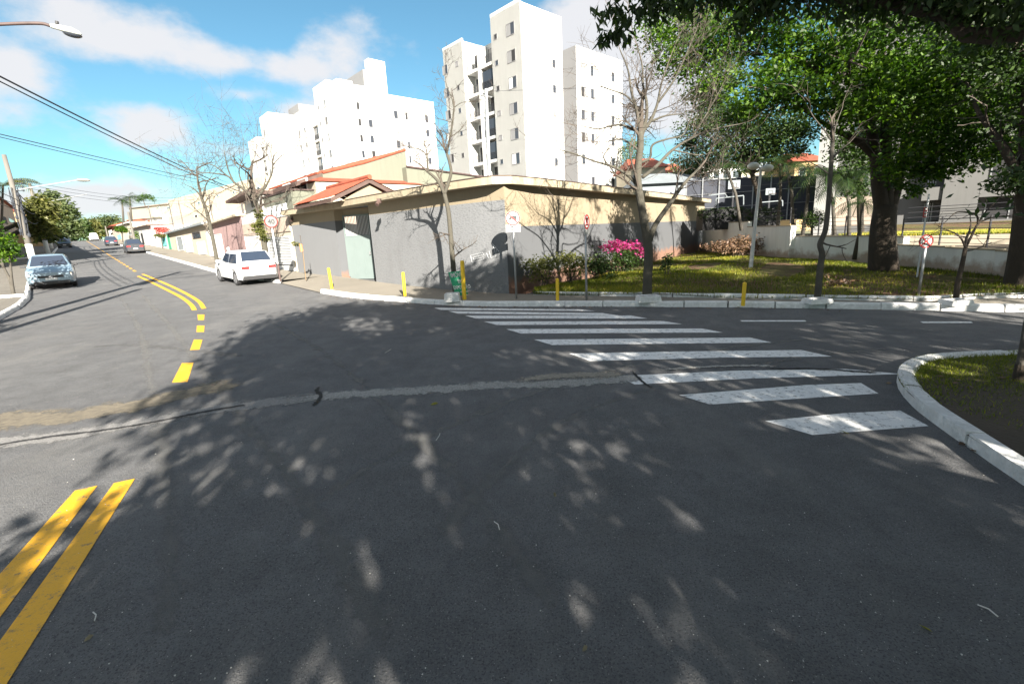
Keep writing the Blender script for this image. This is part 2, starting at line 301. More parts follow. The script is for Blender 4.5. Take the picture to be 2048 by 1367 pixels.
def grow(mb,p,d,L,r,lev,up=.15,spread=.75,n=4):
    """recursive twig"""
    k=4;pts=[p];rad=[r]
    for i in range(k):
        d=d+rdir()*.22+np.array([0,0,up*.35]);d/=np.linalg.norm(d);pts.append(pts[-1]+d*L/k);rad.append(r*(1-.6*(i+1)/k))
    mb.tube(pts,rad,n=5 if r>.02 else 3,cap=False)
    if lev<=0: return
    for i in range(n):
        t=.3+.7*(i+RNG.random())/n;j=min(k-1,int(t*k));q=pts[j]+(pts[j+1]-pts[j])*(t*k-j if t*k-j<1 else 1)
        dd=d*(1-spread*.5)+rdir()*spread;dd/=np.linalg.norm(dd)
        grow(mb,q,dd,L*(.5+.25*RNG.random()),max(r*.5,.004),lev-1,up,spread,n)
def limbs_to(mb,depth,limbs,twigs=None,lev=2,tl=.9,nt=6,up=.15,spread=.8):
    ends=[]
    for pts,r0,r1 in limbs:
        w=[at(p[0],p[1],depth+(p[2] if len(p)>2 else 0)) for p in pts]
        w=catmull(w,5);n=len(w);rad=[r0+(r1-r0)*i/(n-1) for i in range(n)]
        mb.tube(w,rad,n=9,cap=True);ends.append(w[-1])
        if twigs is not None and nt and not (pts[0][1]>540 and (r0>.25 or len(pts)<4)):
            for i in range(nt):
                j=int(n*(.35+.65*RNG.random()));j=min(n-2,j);t=w[j+1]-w[j];t=t/np.linalg.norm(t)
                d=t*.7+rdir()*.8;d/=np.linalg.norm(d);grow(twigs,w[j],d,tl*(.6+.6*RNG.random()),max(rad[j]*.4,.008),lev,up,spread)
            t=w[-1]-w[-2];grow(twigs,w[-1],t/np.linalg.norm(t),tl,r1,lev,up,spread)
    return ends
exec_parts=[]
# ============================================================ SETTING
def ground():
    us=list(np.linspace(-60,300,181));mb=MB()
    mb.grid(lambda a,b:(lambda u,v:P(u,v))(us[int(round(a*180))],-60+120*b),180,1)
    struct(mb,'road','asphalt')
    us2=[-900,-300,-60]+list(np.linspace(-40,300,69))+[420,700,1500]
    vs2=[-1500,-300,300,1500];mb=MB()
    def f(a,b):
        u=us2[int(round(a*(len(us2)-1)))];p=UX*u+VX*vs2[int(round(b*3))];p[2]=terr(*(UX*min(u,290))[:2])-.12;return p
    mb.grid(f,len(us2)-1,3);struct(mb,'ground','ground')
ground()
# right-hand kerb path (foot of the kerb at road level), from far up the street round the corner to the right
far=[uvp for uvp in [P(u,5.6) for u in (200,170,140,110,85,65,50,39,31)]]+[P(26,5.9),P(22.5,6.4)]
near=[tp(*q) for q in [(640,586),(700,595),(780,602),(870,609),(940,612),(1000,613),(1100,613),(1200,613),(1350,614),(1500,615),(1750,619),(2048,624)]]
d=near[-1]-near[-3];d/=np.linalg.norm(d)
near+= [near[-1]+d*k for k in (4,10,25)]
kpath=catmull(near,5);kfar=catmull(far,5)
def kerb(path,name='kerb',w=.16,h=.14,drop=None,seg=True):
    """kerb stones with chamfered front; path = foot, inner side is path offset to the left (-)"""
    mb=MB();off=offset(path,-w);lean=offset(path,-.03)
    n=len(path);vs=[]
    for i in range(n):
        hh=h+ (RNG.random()-.5)*.012
        if drop: hh=max(.03,h*drop(i/(n-1)))
        z=terr(path[i][0],path[i][1])
        a,b,c=path[i],lean[i],off[i]
        vs+= [(a[0],a[1],z-.05),(b[0],b[1],z+hh-.03),(b[0]*.75+c[0]*.25,b[1]*.75+c[1]*.25,z+hh),(c[0],c[1],z+hh),(c[0],c[1],z-.05)]
    fs=[(i*5+j,(i+1)*5+j,(i+1)*5+j+1,i*5+j+1) for i in range(n-1) for j in range(4)]+[(0,1,2,3,4),tuple(((n-1)*5+j) for j in (4,3,2,1,0))]
    mb.add(vs,fs);return struct(mb,name,'kerb')
def resample(path,step):
    out=[path[0]];acc=0
    for a,b in zip(path[:-1],path[1:]):
        L=np.linalg.norm((b-a)[:2]);
        while acc+L>=step:
            t=(step-acc)/L;a=a+(b-a)*t;out.append(a);L=np.linalg.norm((b-a)[:2]);acc=0
        acc+=L
    return out
def kerb_stones(path,step=1.0,**k):
    pts=resample(path,.25);s=int(step/.25);mb=MB()
    for i in range(0,len(pts)-1,s):
        seg=pts[i:i+s+1]
        if len(seg)<2: break
        seg=[p.copy() for p in seg];t=seg[-1]-seg[-2];t/=np.linalg.norm(t);seg[-1]=seg[-1]-t*.014*RNG.integers(1,3)
        off=offset(seg,-k.get('w',.16));lean=offset(seg,-.035);h=k.get('h',.14)+(RNG.random()-.5)*.014;n=len(seg);vs=[]
        for j in range(n):
            z=terr(seg[j][0],seg[j][1]);a,b,c=seg[j],lean[j],off[j];e=(RNG.random()-.5)*.022
            vs+=[(a[0]+e,a[1]+e,z-.05),(b[0]+e,b[1]+e,z+h-.03),(b[0]*.75+c[0]*.25,b[1]*.75+c[1]*.25,z+h+e*.3),(c[0]+e,c[1],z+h),(c[0],c[1],z-.05)]
        mb.add(vs,[(i2*5+q,(i2+1)*5+q,(i2+1)*5+q+1,i2*5+q+1) for i2 in range(n-1) for q in range(4)]+[(0,1,2,3,4),tuple(((n-1)*5+q) for q in (4,3,2,1,0))])
    struct(mb,'kerb','kerb')
# direction: kpath goes far->right; sidewalk lies on its left side (away from the camera)
kerb_stones(kpath);kerb_stones(kfar,step=1.2)
# sidewalk: ribbon between the kerb and the building line
def P0(px,py,dz=.14): return tp(px,py,dz)
WB=[P0(597,544),P0(684,553),P0(753,563),P0(866,576),P0(950,583),P0(1018,587)]   # foot of the corner wall
def walk():
    mb=MB();a=offset(kpath,-.16);n=len(a)
    back=catmull([P(22.4,8.4)]+WB[1:]+[P0(1066,588),P0(1180,590),P0(1300,592),P0(1500,595),P0(1800,600),P0(1900,598),P0(2048,594),P0(2048,594)+d*4,P0(2048,594)+d*10,P0(2048,594)+d*25],6)
    # match by arclength
    def res(p,k):
        L=[0]
        for x,y in zip(p[:-1],p[1:]): L.append(L[-1]+np.linalg.norm((y-x)[:2]))
        return [np.array([np.interp(L[-1]*i/k,L,[q[c] for q in p]) for c in range(3)]) for i in range(k+1)]
    A_=res(a,90);B_=res(back,90)
    vs=[]
    for x,y in zip(A_,B_):
        for t in (0,.33,.66,1): q=x+(y-x)*t;vs.append(onz(q,.13+.01*t))
    mb.add(vs,[(i*4+j,(i+1)*4+j,(i+1)*4+j+1,i*4+j+1) for i in range(90) for j in range(3)]);struct(mb,'sidewalk','walk2')
    mb=MB();A_=offset(kfar,-.16);vs=[]
    for i,x in enumerate(A_):
        u,_=uvof(x)
        for t in (0,.5,1): q=x+(P(u,8.9)-x)*t;vs.append(onz(q,.13))
    n=len(A_);mb.add(vs,[(i*3+j,(i+1)*3+j,(i+1)*3+j+1,i*3+j+1) for i in range(n-1) for j in range(2)])
    # driveway apron joining both runs
    e0=kfar[-1];e1=kpath[0]
    q=[onz(e0,.03),onz(e1,.03),onz(P(19.2,8.7),.15),onz(P(22.6,8.7),.15)];mb.add(q,[(0,1,2,3)])
    struct(mb,'sidewalk','walk2')
    return back
walk()
# left-hand kerb and sidewalk
lk=catmull([P(u,-2.0) for u in (200,160,122,90,60,45,36)]+[tp(62,592),tp(58,602),tp(42,616),tp(20,629),tp(0,641),tp(0,641)+(tp(0,641)-tp(42,616))*2.5],5)
lk=lk[::-1];kerb_stones(lk)
mb=MB();a=offset(lk,-.16);vs=[]
for x in a:
    u,v=uvof(x)
    for t in (0,.5,1): q=x+(P(u,-7.5 if v>-5 else v-4)-x)*t;vs.append(onz(q,.13))
n=len(a);mb.add(vs,[(i*3+j,(i+1)*3+j,(i+1)*3+j+1,i*3+j+1) for i in range(n-1) for j in range(2)]);struct(mb,'sidewalk','walk')
# white painted drive edges on the left sidewalk
for q0,q1 in [((0,596),(50,592)),((22,519),(98,513))]:
    a_,b_=tp(*q0,dz=.14),tp(*q1,dz=.14);t=(b_-a_)/np.linalg.norm(b_-a_);s_=np.array([-t[1],t[0],0])*.09
    mb=MB();mb.prism([a_-s_,b_-s_,b_+s_,a_+s_],(0,0,.1));struct(mb,'kerb','kerb')
# right-hand island
isl=[tp(*q) for q in [(2100,724),(1990,728),(1930,731),(1880,736),(1848,748),(1836,768),(1848,792),(1880,822),(1940,864),(2000,902),(2060,940)]]
isl=[isl[0]+(isl[0]-isl[1])*2]+isl+[isl[-1]+(isl[-1]-isl[-2])*2.5]
islp=catmull(isl,5)[::-1]
kerb_stones(islp,step=1.25,w=.2,h=.13)
inn=offset(islp,-.2);cen=np.array([8.5,4.2,0])
mb=MB();vs=[onz(p,.10) for p in inn]+[onz((p+cen)/2,.13) for p in inn]+[onz(cen,.13)];n=len(inn)
mb.add(vs,[(i,i+1,n+i+1,n+i) for i in range(n-1)]+[(n+i,n+i+1,2*n) for i in range(n-1)]);struct(mb,'island_soil','soil')
# ---------------- painted markings
def sheet(polys,name,mat,dz=.004):
    mb=MB()
    for pl in polys:
        q=[tp(*p) for p in pl];mb.add([onz(x,dz) for x in q],[tuple(range(len(q)))])
    return struct(mb,name,mat)
st=[[(1530,842),(1625,870),(1857,852),(1800,821),(1690,826)],[(1358,790),(1420,809),(1757,787),(1722,766),(1610,770)],[(1232,752),(1270,769),(1500,757),(1806,748),(1690,738),(1480,741)],
[(1138,707),(1180,722),(1450,715),(1664,713),(1602,700),(1350,703)],[(1068,679),(1104,690),(1543,685),(1500,675)],[(1012,658),(1042,667),(1446,665),(1404,657)],[(968,643),(994,650),(1365,648),(1325,642)],
[(930,631),(952,637),(1295,637),(1262,631)],[(897,622),(915,627),(1238,631),(1205,626)],[(868,615.5),(882,619.5),(1190,622),(1160,618.5)]]
sheet(st,'crosswalk_marking','white_line')
sheet([[(1480,640.5),(1484,643),(1613,643),(1610,640.5)],[(1840,643),(1846,646),(1946,646),(1942,643)]],'lane_marking','white_line')
def gr(p): return tp(*p)
yl=[[(152,981),(195,972),(-60,1310),(-260,1500),(-330,1500)],[(228,966),(270,958),(-10,1420),(-120,1620),(-190,1620)]]
mb=MB()
for a_,b_,c_,d_ in [((150,981),(195,971),(0,1235),(0,1148)),((228,966),(270,957),(0,1390),(0,1282))]:
    p,q,r_,s_=[tp(*x) for x in (a_,b_,c_,d_)];k=2.2
    mb.add([onz(x,.004) for x in (p,q,q+(r_-q)*k,p+(s_-p)*k)],[(0,1,2,3)])
for pl in [[(344,765),(375,764),(387,725),(364,726)],[(380,700),(399,699),(405,679),(388,679)],[(393,664),(408,664),(409,651),(394,651)],[(396,640),(408,640),(409,629),(395,629)]]:
    mb.add([onz(tp(*x),.004) for x in pl],[(0,1,2,3)])
dl=[catmull([tp(*q) for q in pts],5) for pts in ([(389,620),(381,608),(362,594),(333,579),(300,563),(276,552)],[(408,617),(398,603),(376,589),(344,573),(312,559),(285,548)])]
for c in dl:
    A_=offset(c,-.065);B_=offset(c,.065);mb.ribbon([onz(p,.004) for p in A_],[onz(p,.004) for p in B_])
for i in range(56):
    u=37+i*2.6
    mb.add([P(u,2.36,dz=.006),P(u,2.5,dz=.006),P(u+1.25,2.5,dz=.006),P(u+1.25,2.36,dz=.006)],[(0,1,2,3)])
struct(mb,'centre_line_marking','yellow')
# ---------------- old seam across the junction
def seam(path,width,name,c1,c2,dz,thr,sc=6,amax=1.,cs=30,mask=None):
    pts=catmull([tp(*q) for q in path],8);A_=offset(pts,-width/2);B_=offset(pts,width/2);n=len(pts)
    rows=6;vs=[onz(A_[i]+(B_[i]-A_[i])*j/rows,dz) for i in range(n) for j in range(rows+1)]
    mb=MB();mb.add(vs,[(i*(rows+1)+j,(i+1)*(rows+1)+j,(i+1)*(rows+1)+j+1,i*(rows+1)+j+1) for i in range(n-1) for j in range(rows)])
    m,nt,N,L,b=base(name);o=struct(mb,name,m)
    at_=o.data.attributes.new('edge','FLOAT','POINT');vals=[]
    for i in range(n):
        e=min(1,min(i,n-1-i)/5)
        for j in range(rows+1): vals.append((1-abs(2*j/rows-1))*e)
    at_.data.foreach_set('value',vals)
    a=N.new('ShaderNodeAttribute');a.attribute_name='edge';p=posn(N,L)
    nz=noise(N,L,p,sc,10,.75);k=N.new('ShaderNodeMath');k.operation='MULTIPLY_ADD';L.new(nz,k.inputs[0]);k.inputs[1].default_value=2.2;k.inputs[2].default_value=-1.1
    s=N.new('ShaderNodeMath');s.operation='ADD';L.new(k.outputs[0],s.inputs[0]);L.new(a.outputs['Fac'],s.inputs[1])
    f=ramp(N,L,s.outputs[0],[(thr,0.),(min(.99,thr+.3),amax)])
    L.new(mix(N,L,ramp(N,L,noise(N,L,p,cs,8,.8),[(.35,0.),(.65,1.)]),c1,c2),b.inputs['Base Color']);b.inputs['Roughness'].default_value=.95
    bump(N,L,b,noise(N,L,p,45,6,.8),.9,.02)
    L.new(f,b.inputs['Alpha']);return o
seam([(-60,842),(0,840),(110,834),(260,812),(400,780),(500,758)],1.0,'dried_sand',(.13,.115,.09),(.29,.245,.175),.003,.3,3,.75,12)
seam([(-60,893),(0,885),(120,872),(280,845),(420,820),(560,803),(640,795)],.6,'concrete_seam',(.12,.118,.115),(.36,.35,.34),.005,.28,6,.9,55)
seam([(560,806),(640,793),(760,785),(860,780),(960,772),(1100,768),(1240,758),(1290,752)],.55,'concrete_seam',(.11,.11,.108),(.5,.49,.46),.005,.3,6,.9,50)
seam([(-60,905),(0,890),(100,874),(200,862),(300,846),(420,822),(520,806)],.11,'tar_crack',(.01,.01,.012),(.03,.03,.032),.009,.3,9,.95)
seam([(642,772),(634,781),(642,793),(632,806),(624,815)],.10,'tar_crack',(.006,.006,.007),(.015,.015,.016),.012,.35,22,1)
seam([(1262,740),(1275,755),(1290,768),(1306,778)],.05,'tar_crack',(.01,.01,.012),(.03,.03,.03),.012,.15,18,1)
seam([(1480,742),(1600,738),(1690,742),(1800,750)],.14,'tar_crack',(.012,.012,.014),(.03,.03,.032),.012,.45,10,.95)
seam([(1000,764),(1120,752),(1200,750),(1262,748)],.5,'dried_sand',(.16,.145,.12),(.4,.36,.3),.007,.35,6,.9)
seam([(1270,745),(1400,735),(1500,732),(1600,735)],.25,'dried_sand',(.2,.19,.17),(.6,.58,.54),.011,.55,12,.9)
seam([(90,700),(260,690),(420,705),(560,720)],.8,'worn_patch',(.11,.11,.11),(.15,.148,.143),.002,.75,1.5,.5)
for k,pth in enumerate([[(215,560),(270,640),(300,760),(330,930),(340,1150),(330,1400)],[(255,556),(330,640),(420,760),(560,930),(700,1150),(830,1400)],[(500,620),(640,700),(820,860),(1000,1060),(1200,1400)],[(1900,660),(1500,690),(1150,760),(800,900),(500,1120)],[(2040,676),(1560,720),(1200,810),(980,960),(760,1250)]]):
    seam(pth,.42,'tyre_wear',(.17,.168,.16),(.21,.207,.2),.0022+.0003*k,.62,1.3,.45,20)
# ============================================================ CORNER HOUSE
def V3(p,z): return np.array([p[0],p[1],z])
def corner_house():
    ZT=3.42
    t=thing('corner_house','single storey corner house with grey roughcast walls under a cream eave','house',WB[3])
    d_=(WB[5]-WB[4]);d_/=np.linalg.norm(d_)
    Eend=V3(at(1408,441,34.5),0);S=WB[5]
    def wall(pts,z0s,z1,th,mat,name,inward=1):
        mb=MB();n=len(pts);pts=[np.array([p[0],p[1],0]) for p in pts];b=offset(pts,-th);vs=[]
        for i in range(n): vs+=[V3(pts[i],z0s[i]),V3(pts[i],z1),V3(b[i],z1),V3(b[i],z0s[i])]
        fs=[(i*4+j,(i+1)*4+j,(i+1)*4+(j+1)%4,i*4+(j+1)%4) for i in range(n-1) for j in range(4)]+[(0,1,2,3),tuple((n-1)*4+k for k in (3,2,1,0))]
        mb.add(vs,fs);return mb.build(name,mat,t)
    left=catmull([WB[0],WB[0]*.5+WB[1]*.5,WB[1]],3);right=catmull([WB[2],WB[3],WB[4],WB[5]],7)
    g=lambda pts:[terr(p[0],p[1])-.1 for p in pts]
    PZ=2.93
    wall(left,g(left),PZ,.2,'smooth_grey','lower_wall');wall(left,[PZ]*len(left),ZT,.2,'cream','upper_wall')
    wall(right,g(right),PZ+.05,.2,'roughcast','roughcast_wall');wall(right,[PZ+.05]*len(right),ZT,.2,'cream','upper_wall')
    rp=[S,S*.93+Eend*.07,S*.5+Eend*.5,Eend]
    rp=[np.array([p[0],p[1],0]) for p in rp]
    rp[0]=rp[0]+np.array([.02,.0,0])
    wall(rp,[-.2]*4,2.2,.2,'greyr','lower_wall');wall(rp,[2.2]*4,ZT,.2,'cream','upper_wall')
    # end wall going back
    bk=Eend+np.array([-2.5,9,0]);wall([Eend,bk],[-.2]*2,ZT,.2,'cream','end_wall')
    # door recess
    D0,D1=P0(701,551.5),P0(752,552.5)
    wall([WB[1],D0],g([WB[1],D0]),PZ,.12,'greyr','recess_wall');wall([D1,WB[2]],g([D1,WB[2]]),PZ,.12,'smooth_grey','recess_wall')  # left recess side coloured darker to tone down its direct sun
    wall([WB[1],D0],[PZ]*2,ZT,.12,'cream','upper_wall');wall([D1,WB[2]],[PZ]*2,ZT,.12,'cream','upper_wall')
    zf=terr(*D0[:2])+.12;zd=zf+1.78;zt=zf+2.72;dv=D1-D0;dv[2]=0;W_=np.linalg.norm(dv);dv/=W_;nv=np.array([-dv[1],dv[0],0])
    if nv[1]>0: nv=-nv
    mb=MB()
    def panel(mb,a,b,z0,z1,o0,o1,mi=0):
        q=[D0+dv*a+nv*o0,D0+dv*b+nv*o0,D0+dv*b+nv*o1,D0+dv*a+nv*o1];mb.hexa([V3(x,z0) for x in q]+[V3(x,z1) for x in q],mi)
    panel(mb,.04,W_-.04,zf-.12,zd,.0,.05)
    for k in (.33,.66): panel(mb,W_*k-.015,W_*k+.015,zf+.1,zd-.05,.05,.062)
    dr=mb.build('door','door',t)
    mb=MB();panel(mb,W_-.14,W_-.08,zf+.95,zf+1.1,.062,.11);mb.build('handle','steel',dr)
    mb=MB();panel(mb,0,.04,zf,zt,-.03,.07);panel(mb,W_-.04,W_,zf,zt,-.03,.07);panel(mb,.04,W_-.04,zd,zd+.05,-.02,.06);panel(mb,.04,W_-.04,zt-.06,zt,-.02,.06);mb.build('door_frame','door',t)
    mb=MB();k=17
    for i in range(k):
        x=.08+(W_-.16)*i/(k-1);panel(mb,x-.012,x+.012,zd+.05,zt-.06,.0,.024)
    mb.build('grille','lightmetal',t)
    mb=MB();panel(mb,.04,W_-.04,zd+.05,ZT,-.9,-.85);mb.build('porch_back','dark',t)
    mb=MB();panel(mb,-.1,W_+.1,zt,ZT,-.05,.0);mb.build('lintel','cream',t)
    # eave slab / fascia all along
    allp=[WB[0],WB[1],WB[2],WB[3],WB[4],WB[5]]
    c=catmull([np.array([p[0],p[1],0]) for p in allp],8)
    c=c[:-1]+[rp[0],rp[0]*.9+rp[3]*.1,rp[2],rp[3]]
    for i in range(2):  # soften the turn
        c=[c[0]]+[(c[j-1]+2*c[j]+c[j+1])/4 for j in range(1,len(c)-1)]+[c[-1]]
    o=offset(c,.42);inn=offset(c,-.3);far_=offset(c,-1.4)
    mb=MB();vs=[]
    for i in range(len(c)): vs+=[V3(o[i],ZT-.01),V3(o[i],ZT+.21),V3(inn[i],ZT+.21),V3(inn[i],ZT-.01)]
    n=len(c);mb.add(vs,[(i*4+j,(i+1)*4+j,(i+1)*4+(j+1)%4,i*4+(j+1)%4) for i in range(n-1) for j in range(4)]+[(0,1,2,3),tuple((n-1)*4+k for k in (3,2,1,0))])
    mb.build('eave','fascia',t)
    mb=MB();o2=offset(c,.44);vs=[]
    for i in range(len(c)): vs+=[V3(o2[i],ZT+.213),V3(o2[i],ZT+.235),V3(inn[i],ZT+.235),V3(inn[i],ZT+.213)]
    mb.add(vs,[(i*4+j,(i+1)*4+j,(i+1)*4+(j+1)%4,i*4+(j+1)%4) for i in range(n-1) for j in range(4)]);mb.build('roof_flashing','rust',t)
    # flat roof
    mb=MB();pl=[V3(p,ZT+.1) for p in inn]+[V3(P(19,16),ZT+.1),V3(P(26,12),ZT+.1)];mb.prism([V3(p,ZT+.02) for p in (inn[0],inn[8],inn[16],inn[24],inn[32],inn[-1],bk,P(24,14))],(0,0,.08));mb.build('roof','roofgrey',t)
    # graffiti
    def onwall(px,py):
        r=ray(px,py);best=None
        for a,b in zip(right[:-1],right[1:]):
            A2=np.array([[r[0],-(b-a)[0]],[r[1],-(b-a)[1]]]);s=np.linalg.solve(A2,np.array([a[0],a[1]]))
            if s[1]>=-.01 and (s[1]<=1.01 or b is right[-1]) and s[0]>0: best=O+r*s[0]
        return best-r/np.linalg.norm(r)*.02
    for st_ in [[(941,511),(965,505),(968,509),(946,515),(947,519),(967,514),(968,518),(944,525),(941,511)],[(973,506),(977,517)],[(978,502),(982,516),(991,513),(993,498)],[(985,487),(990,505),(998,503),(985,487)]]:
        mb=MB();mb.tube([onwall(*q) for q in st_],.006,4);mb.build('graffiti_stroke','chalk',t)
    # tiled porch roof (gable, ridge along the street)
    z_e,z_r=3.72,4.5;u0,u1=19.0,23.4
    mb=MB();tl=[]
    def slope(va,za,vb,zb,name):
        mb=MB();nu=44;nv=9
        def f(a,b):
            u=u0+(u1-u0)*a;zz=za+(zb-za)*b+.035*abs(math.sin(a*nu*math.pi/2));zz+= .012*(1-(b*8)%1)
            q=P(u,va+(vb-va)*b,z=zz);return q
        mb.grid(f,nu*3,24);return mb.build(name,'tile2',t)
    slope(7.75,z_e,9.5,z_r,'tiled_roof');slope(11.25,z_e,9.5,z_r,'tiled_roof')
    mb=MB();mb.tube([P(u0-.05,9.5,z_r+.05),P(u1+.05,9.5,z_r+.05)],.1,8);mb.build('ridge_tiles','tile2',t)
    mb=MB()
    for u in (u0+.02,u1-.1):
        for a,b in ((7.78,9.5),(11.22,9.5)):
            mb.add([P(x,y,z) for x in (u,u+.06) for (y,z) in ((a,z_e-.18),(b,z_r-.18),(b,z_r-.02),(a,z_e-.02))],[(0,1,2,3),(7,6,5,4),(0,4,5,1),(1,5,6,2),(2,6,7,3),(3,7,4,0)])
    mb.buv(u0+.08,u1-.1,7.82,7.88,z_e-.16,z_e-.01);mb.build('barge_board','brown',t)
    mb=MB();mb.add([P(u0+.3,8.3,3.6),P(u0+.3,10.8,3.6),P(u0+.3,9.5,z_r-.2),P(u0+.2,8.3,3.6),P(u0+.2,10.8,3.6),P(u0+.2,9.5,z_r-.2)],[(0,1,2),(5,4,3),(0,2,5,3),(1,4,5,2),(0,3,4,1)]);mb.build('gable_infill','cream',t)
    # wall lamps
    for px,py in ((591,436),(764,402)):
        p=tp(px,py+140);u,z=pv(px,py,8.45 if px<700 else 8.4);q=P(u,8.35 if px<700 else 8.3,z)
        mb=MB();mb.box(q[0]-.06,q[0]+.06,q[1]-.12,q[1]+.05,q[2]-.08,q[2]+.08);mb.tube([q+np.array([0,-.1,-.02]),q+np.array([-.05,-.22,-.14])],[.05,.08],8);mb.build('wall_lamp','brown',t)
    return t
corner_house()
# ------------------------------------------------------------ generic pieces for facades
def opening(parent,frame,u0,u1,v,z0,z1,kind='window',mat='glass',fm='white',out=-1):
    """frame on a facade that faces v*out"""
    w=.06;mb=MB();a,b=(v+out*.05,v+.04*-out);v0,v1=min(a,b),max(a,b)
    mb.buv(u0,u1,v0,v1,z1-w,z1);mb.buv(u0,u1,v0,v1,z0,z0+w);mb.buv(u0,u0+w,v0,v1,z0+w,z1-w);mb.buv(u1-w,u1,v0,v1,z0+w,z1-w)
    f=mb.build(kind,fm,parent)
    mb=MB();a,b=v+out*.012,v+.02*-out;mb.buv(u0+w,u1-w,min(a,b),max(a,b),z0+w,z1-w);mb.build('pane' if kind=='window' else 'panel',mat,f);return f
def bodybox(parent,u0,u1,v0,v1,z0,z1,mat,name='wall'): mb=MB();mb.buv(u0,u1,v0,v1,z0,z1,0);return mb.build(name,mat,parent)
def slats(parent,name,mat,u0,u1,v,z0,z1,n,horiz=True,t=.03,w=.05):
    mb=MB()
    for i in range(n):
        if horiz: z=z0+(z1-z0)*(i+.5)/n;mb.buv(u0,u1,v-t,v,z-w/2,z+w/2)
        else: u=u0+(u1-u0)*(i+.5)/n;mb.buv(u-w/2,u+w/2,v-t,v,z0,z1)
    return mb.build(name,mat,parent)
def hiproof(parent,u0,u1,v0,v1,z,h,mat='tile2',o=.4):
    u0-=o;u1+=o;v0-=o;v1+=o;k=min(u1-u0,v1-v0)/2
    if u1-u0>v1-v0: r=[(u0+k,(v0+v1)/2),(u1-k,(v0+v1)/2)]
    else: r=[((u0+u1)/2,v0+k),((u0+u1)/2,v1-k)]
    mb=MB();vs=[P(u0,v0,z),P(u0,v1,z),P(u1,v1,z),P(u1,v0,z),P(*r[0],z+h),P(*r[1],z+h)]
    if u1-u0>v1-v0: fs=[(0,1,4),(1,2,5,4),(2,3,5),(3,0,4,5),(0,3,2,1)]
    else: fs=[(0,4,3),(0,1,5,4),(1,2,5),(2,3,4,5),(0,3,2,1)]
    mb.add(vs,fs);return mb.build('roof',mat,parent)
def sage_house():
    t=thing('gable_house','sage green rendered house with a tiled sloping gable behind the corner house','house',P(28,14))
    U_=27.0
    q=[(645,347),(728,327),(811,301)]
    pts=[pu(*p,U_) for p in q];v0=pts[0][0];v2=pts[-1][0]
    z=[p[1] for p in pts]
    step=pu(812,334,U_)[1]
    prof=[(v0,2.5),(v2,2.5),(v2,z[2]),(pts[1][0],z[1]+.05),(v0,z[0])]
    mb=MB();mb.prism([P(U_,v,zz) for v,zz in prof],UX*9);mb.build('wall','sage',t)
    # tile cap
    mb=MB();n=30
    for a,b in ((pts[0],pts[1]),(pts[1],pts[2])):
        mb.tube([P(U_+.02,a[0],a[1]+.05),P(U_+.02,b[0],b[1]+.05)],.09,8)
    mb.build('ridge_tiles','tile2',t)
    # far slope roof
    mb=MB();mb.prism([P(U_+.3,v0-.2,z[0]+.0),P(U_+.3,v2,z[2]+.0),P(U_+.3,v2,z[2]+.12),P(U_+.3,v0-.2,z[0]+.12)],UX*9);mb.build('roof','tile2',t)
    # lower wing on the right
    w=[pu(812,334,U_-.5),pu(960,352,U_-.5)]
    mb=MB();mb.prism([P(U_-.5,v2-.3,2.5),P(U_-.5,w[1][0]+3,2.5),P(U_-.5,w[1][0]+3,w[1][1]-.25),P(U_-.5,w[0][0],w[0][1])],UX*8);mb.build('side_wing','sage',t)
    mb=MB();mb.tube([P(U_-.55,w[0][0],w[0][1]+.03),P(U_-.55,w[1][0]+3,w[1][1]-.22)],.06,6);mb.build('gutter','rust',t)
    # dark eave on the left
    a=pu(590,368,U_+.3);b=pu(645,348,U_+.3)
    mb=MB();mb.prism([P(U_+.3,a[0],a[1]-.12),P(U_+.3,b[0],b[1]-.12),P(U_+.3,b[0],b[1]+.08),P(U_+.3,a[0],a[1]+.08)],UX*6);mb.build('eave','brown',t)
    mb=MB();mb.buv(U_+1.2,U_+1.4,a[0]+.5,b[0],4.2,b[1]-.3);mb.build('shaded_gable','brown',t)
    # low front wall with face toward the camera
    a=pu(557,380,26.4);b=pu(700,384,26.4)
    mb=MB();mb.buv(26.4,33,8.75,b[0]+1,2.6,a[1]);mb.build('terrace_wall','sage',t)
    mb=MB();mb.buv(26.34,33.05,8.7,b[0]+1.05,a[1]+.003,a[1]+.08);mb.build('coping','rust',t)
sage_house()
VF=8.35
def hu(px,py,v=VF): return pv(px,py,v)
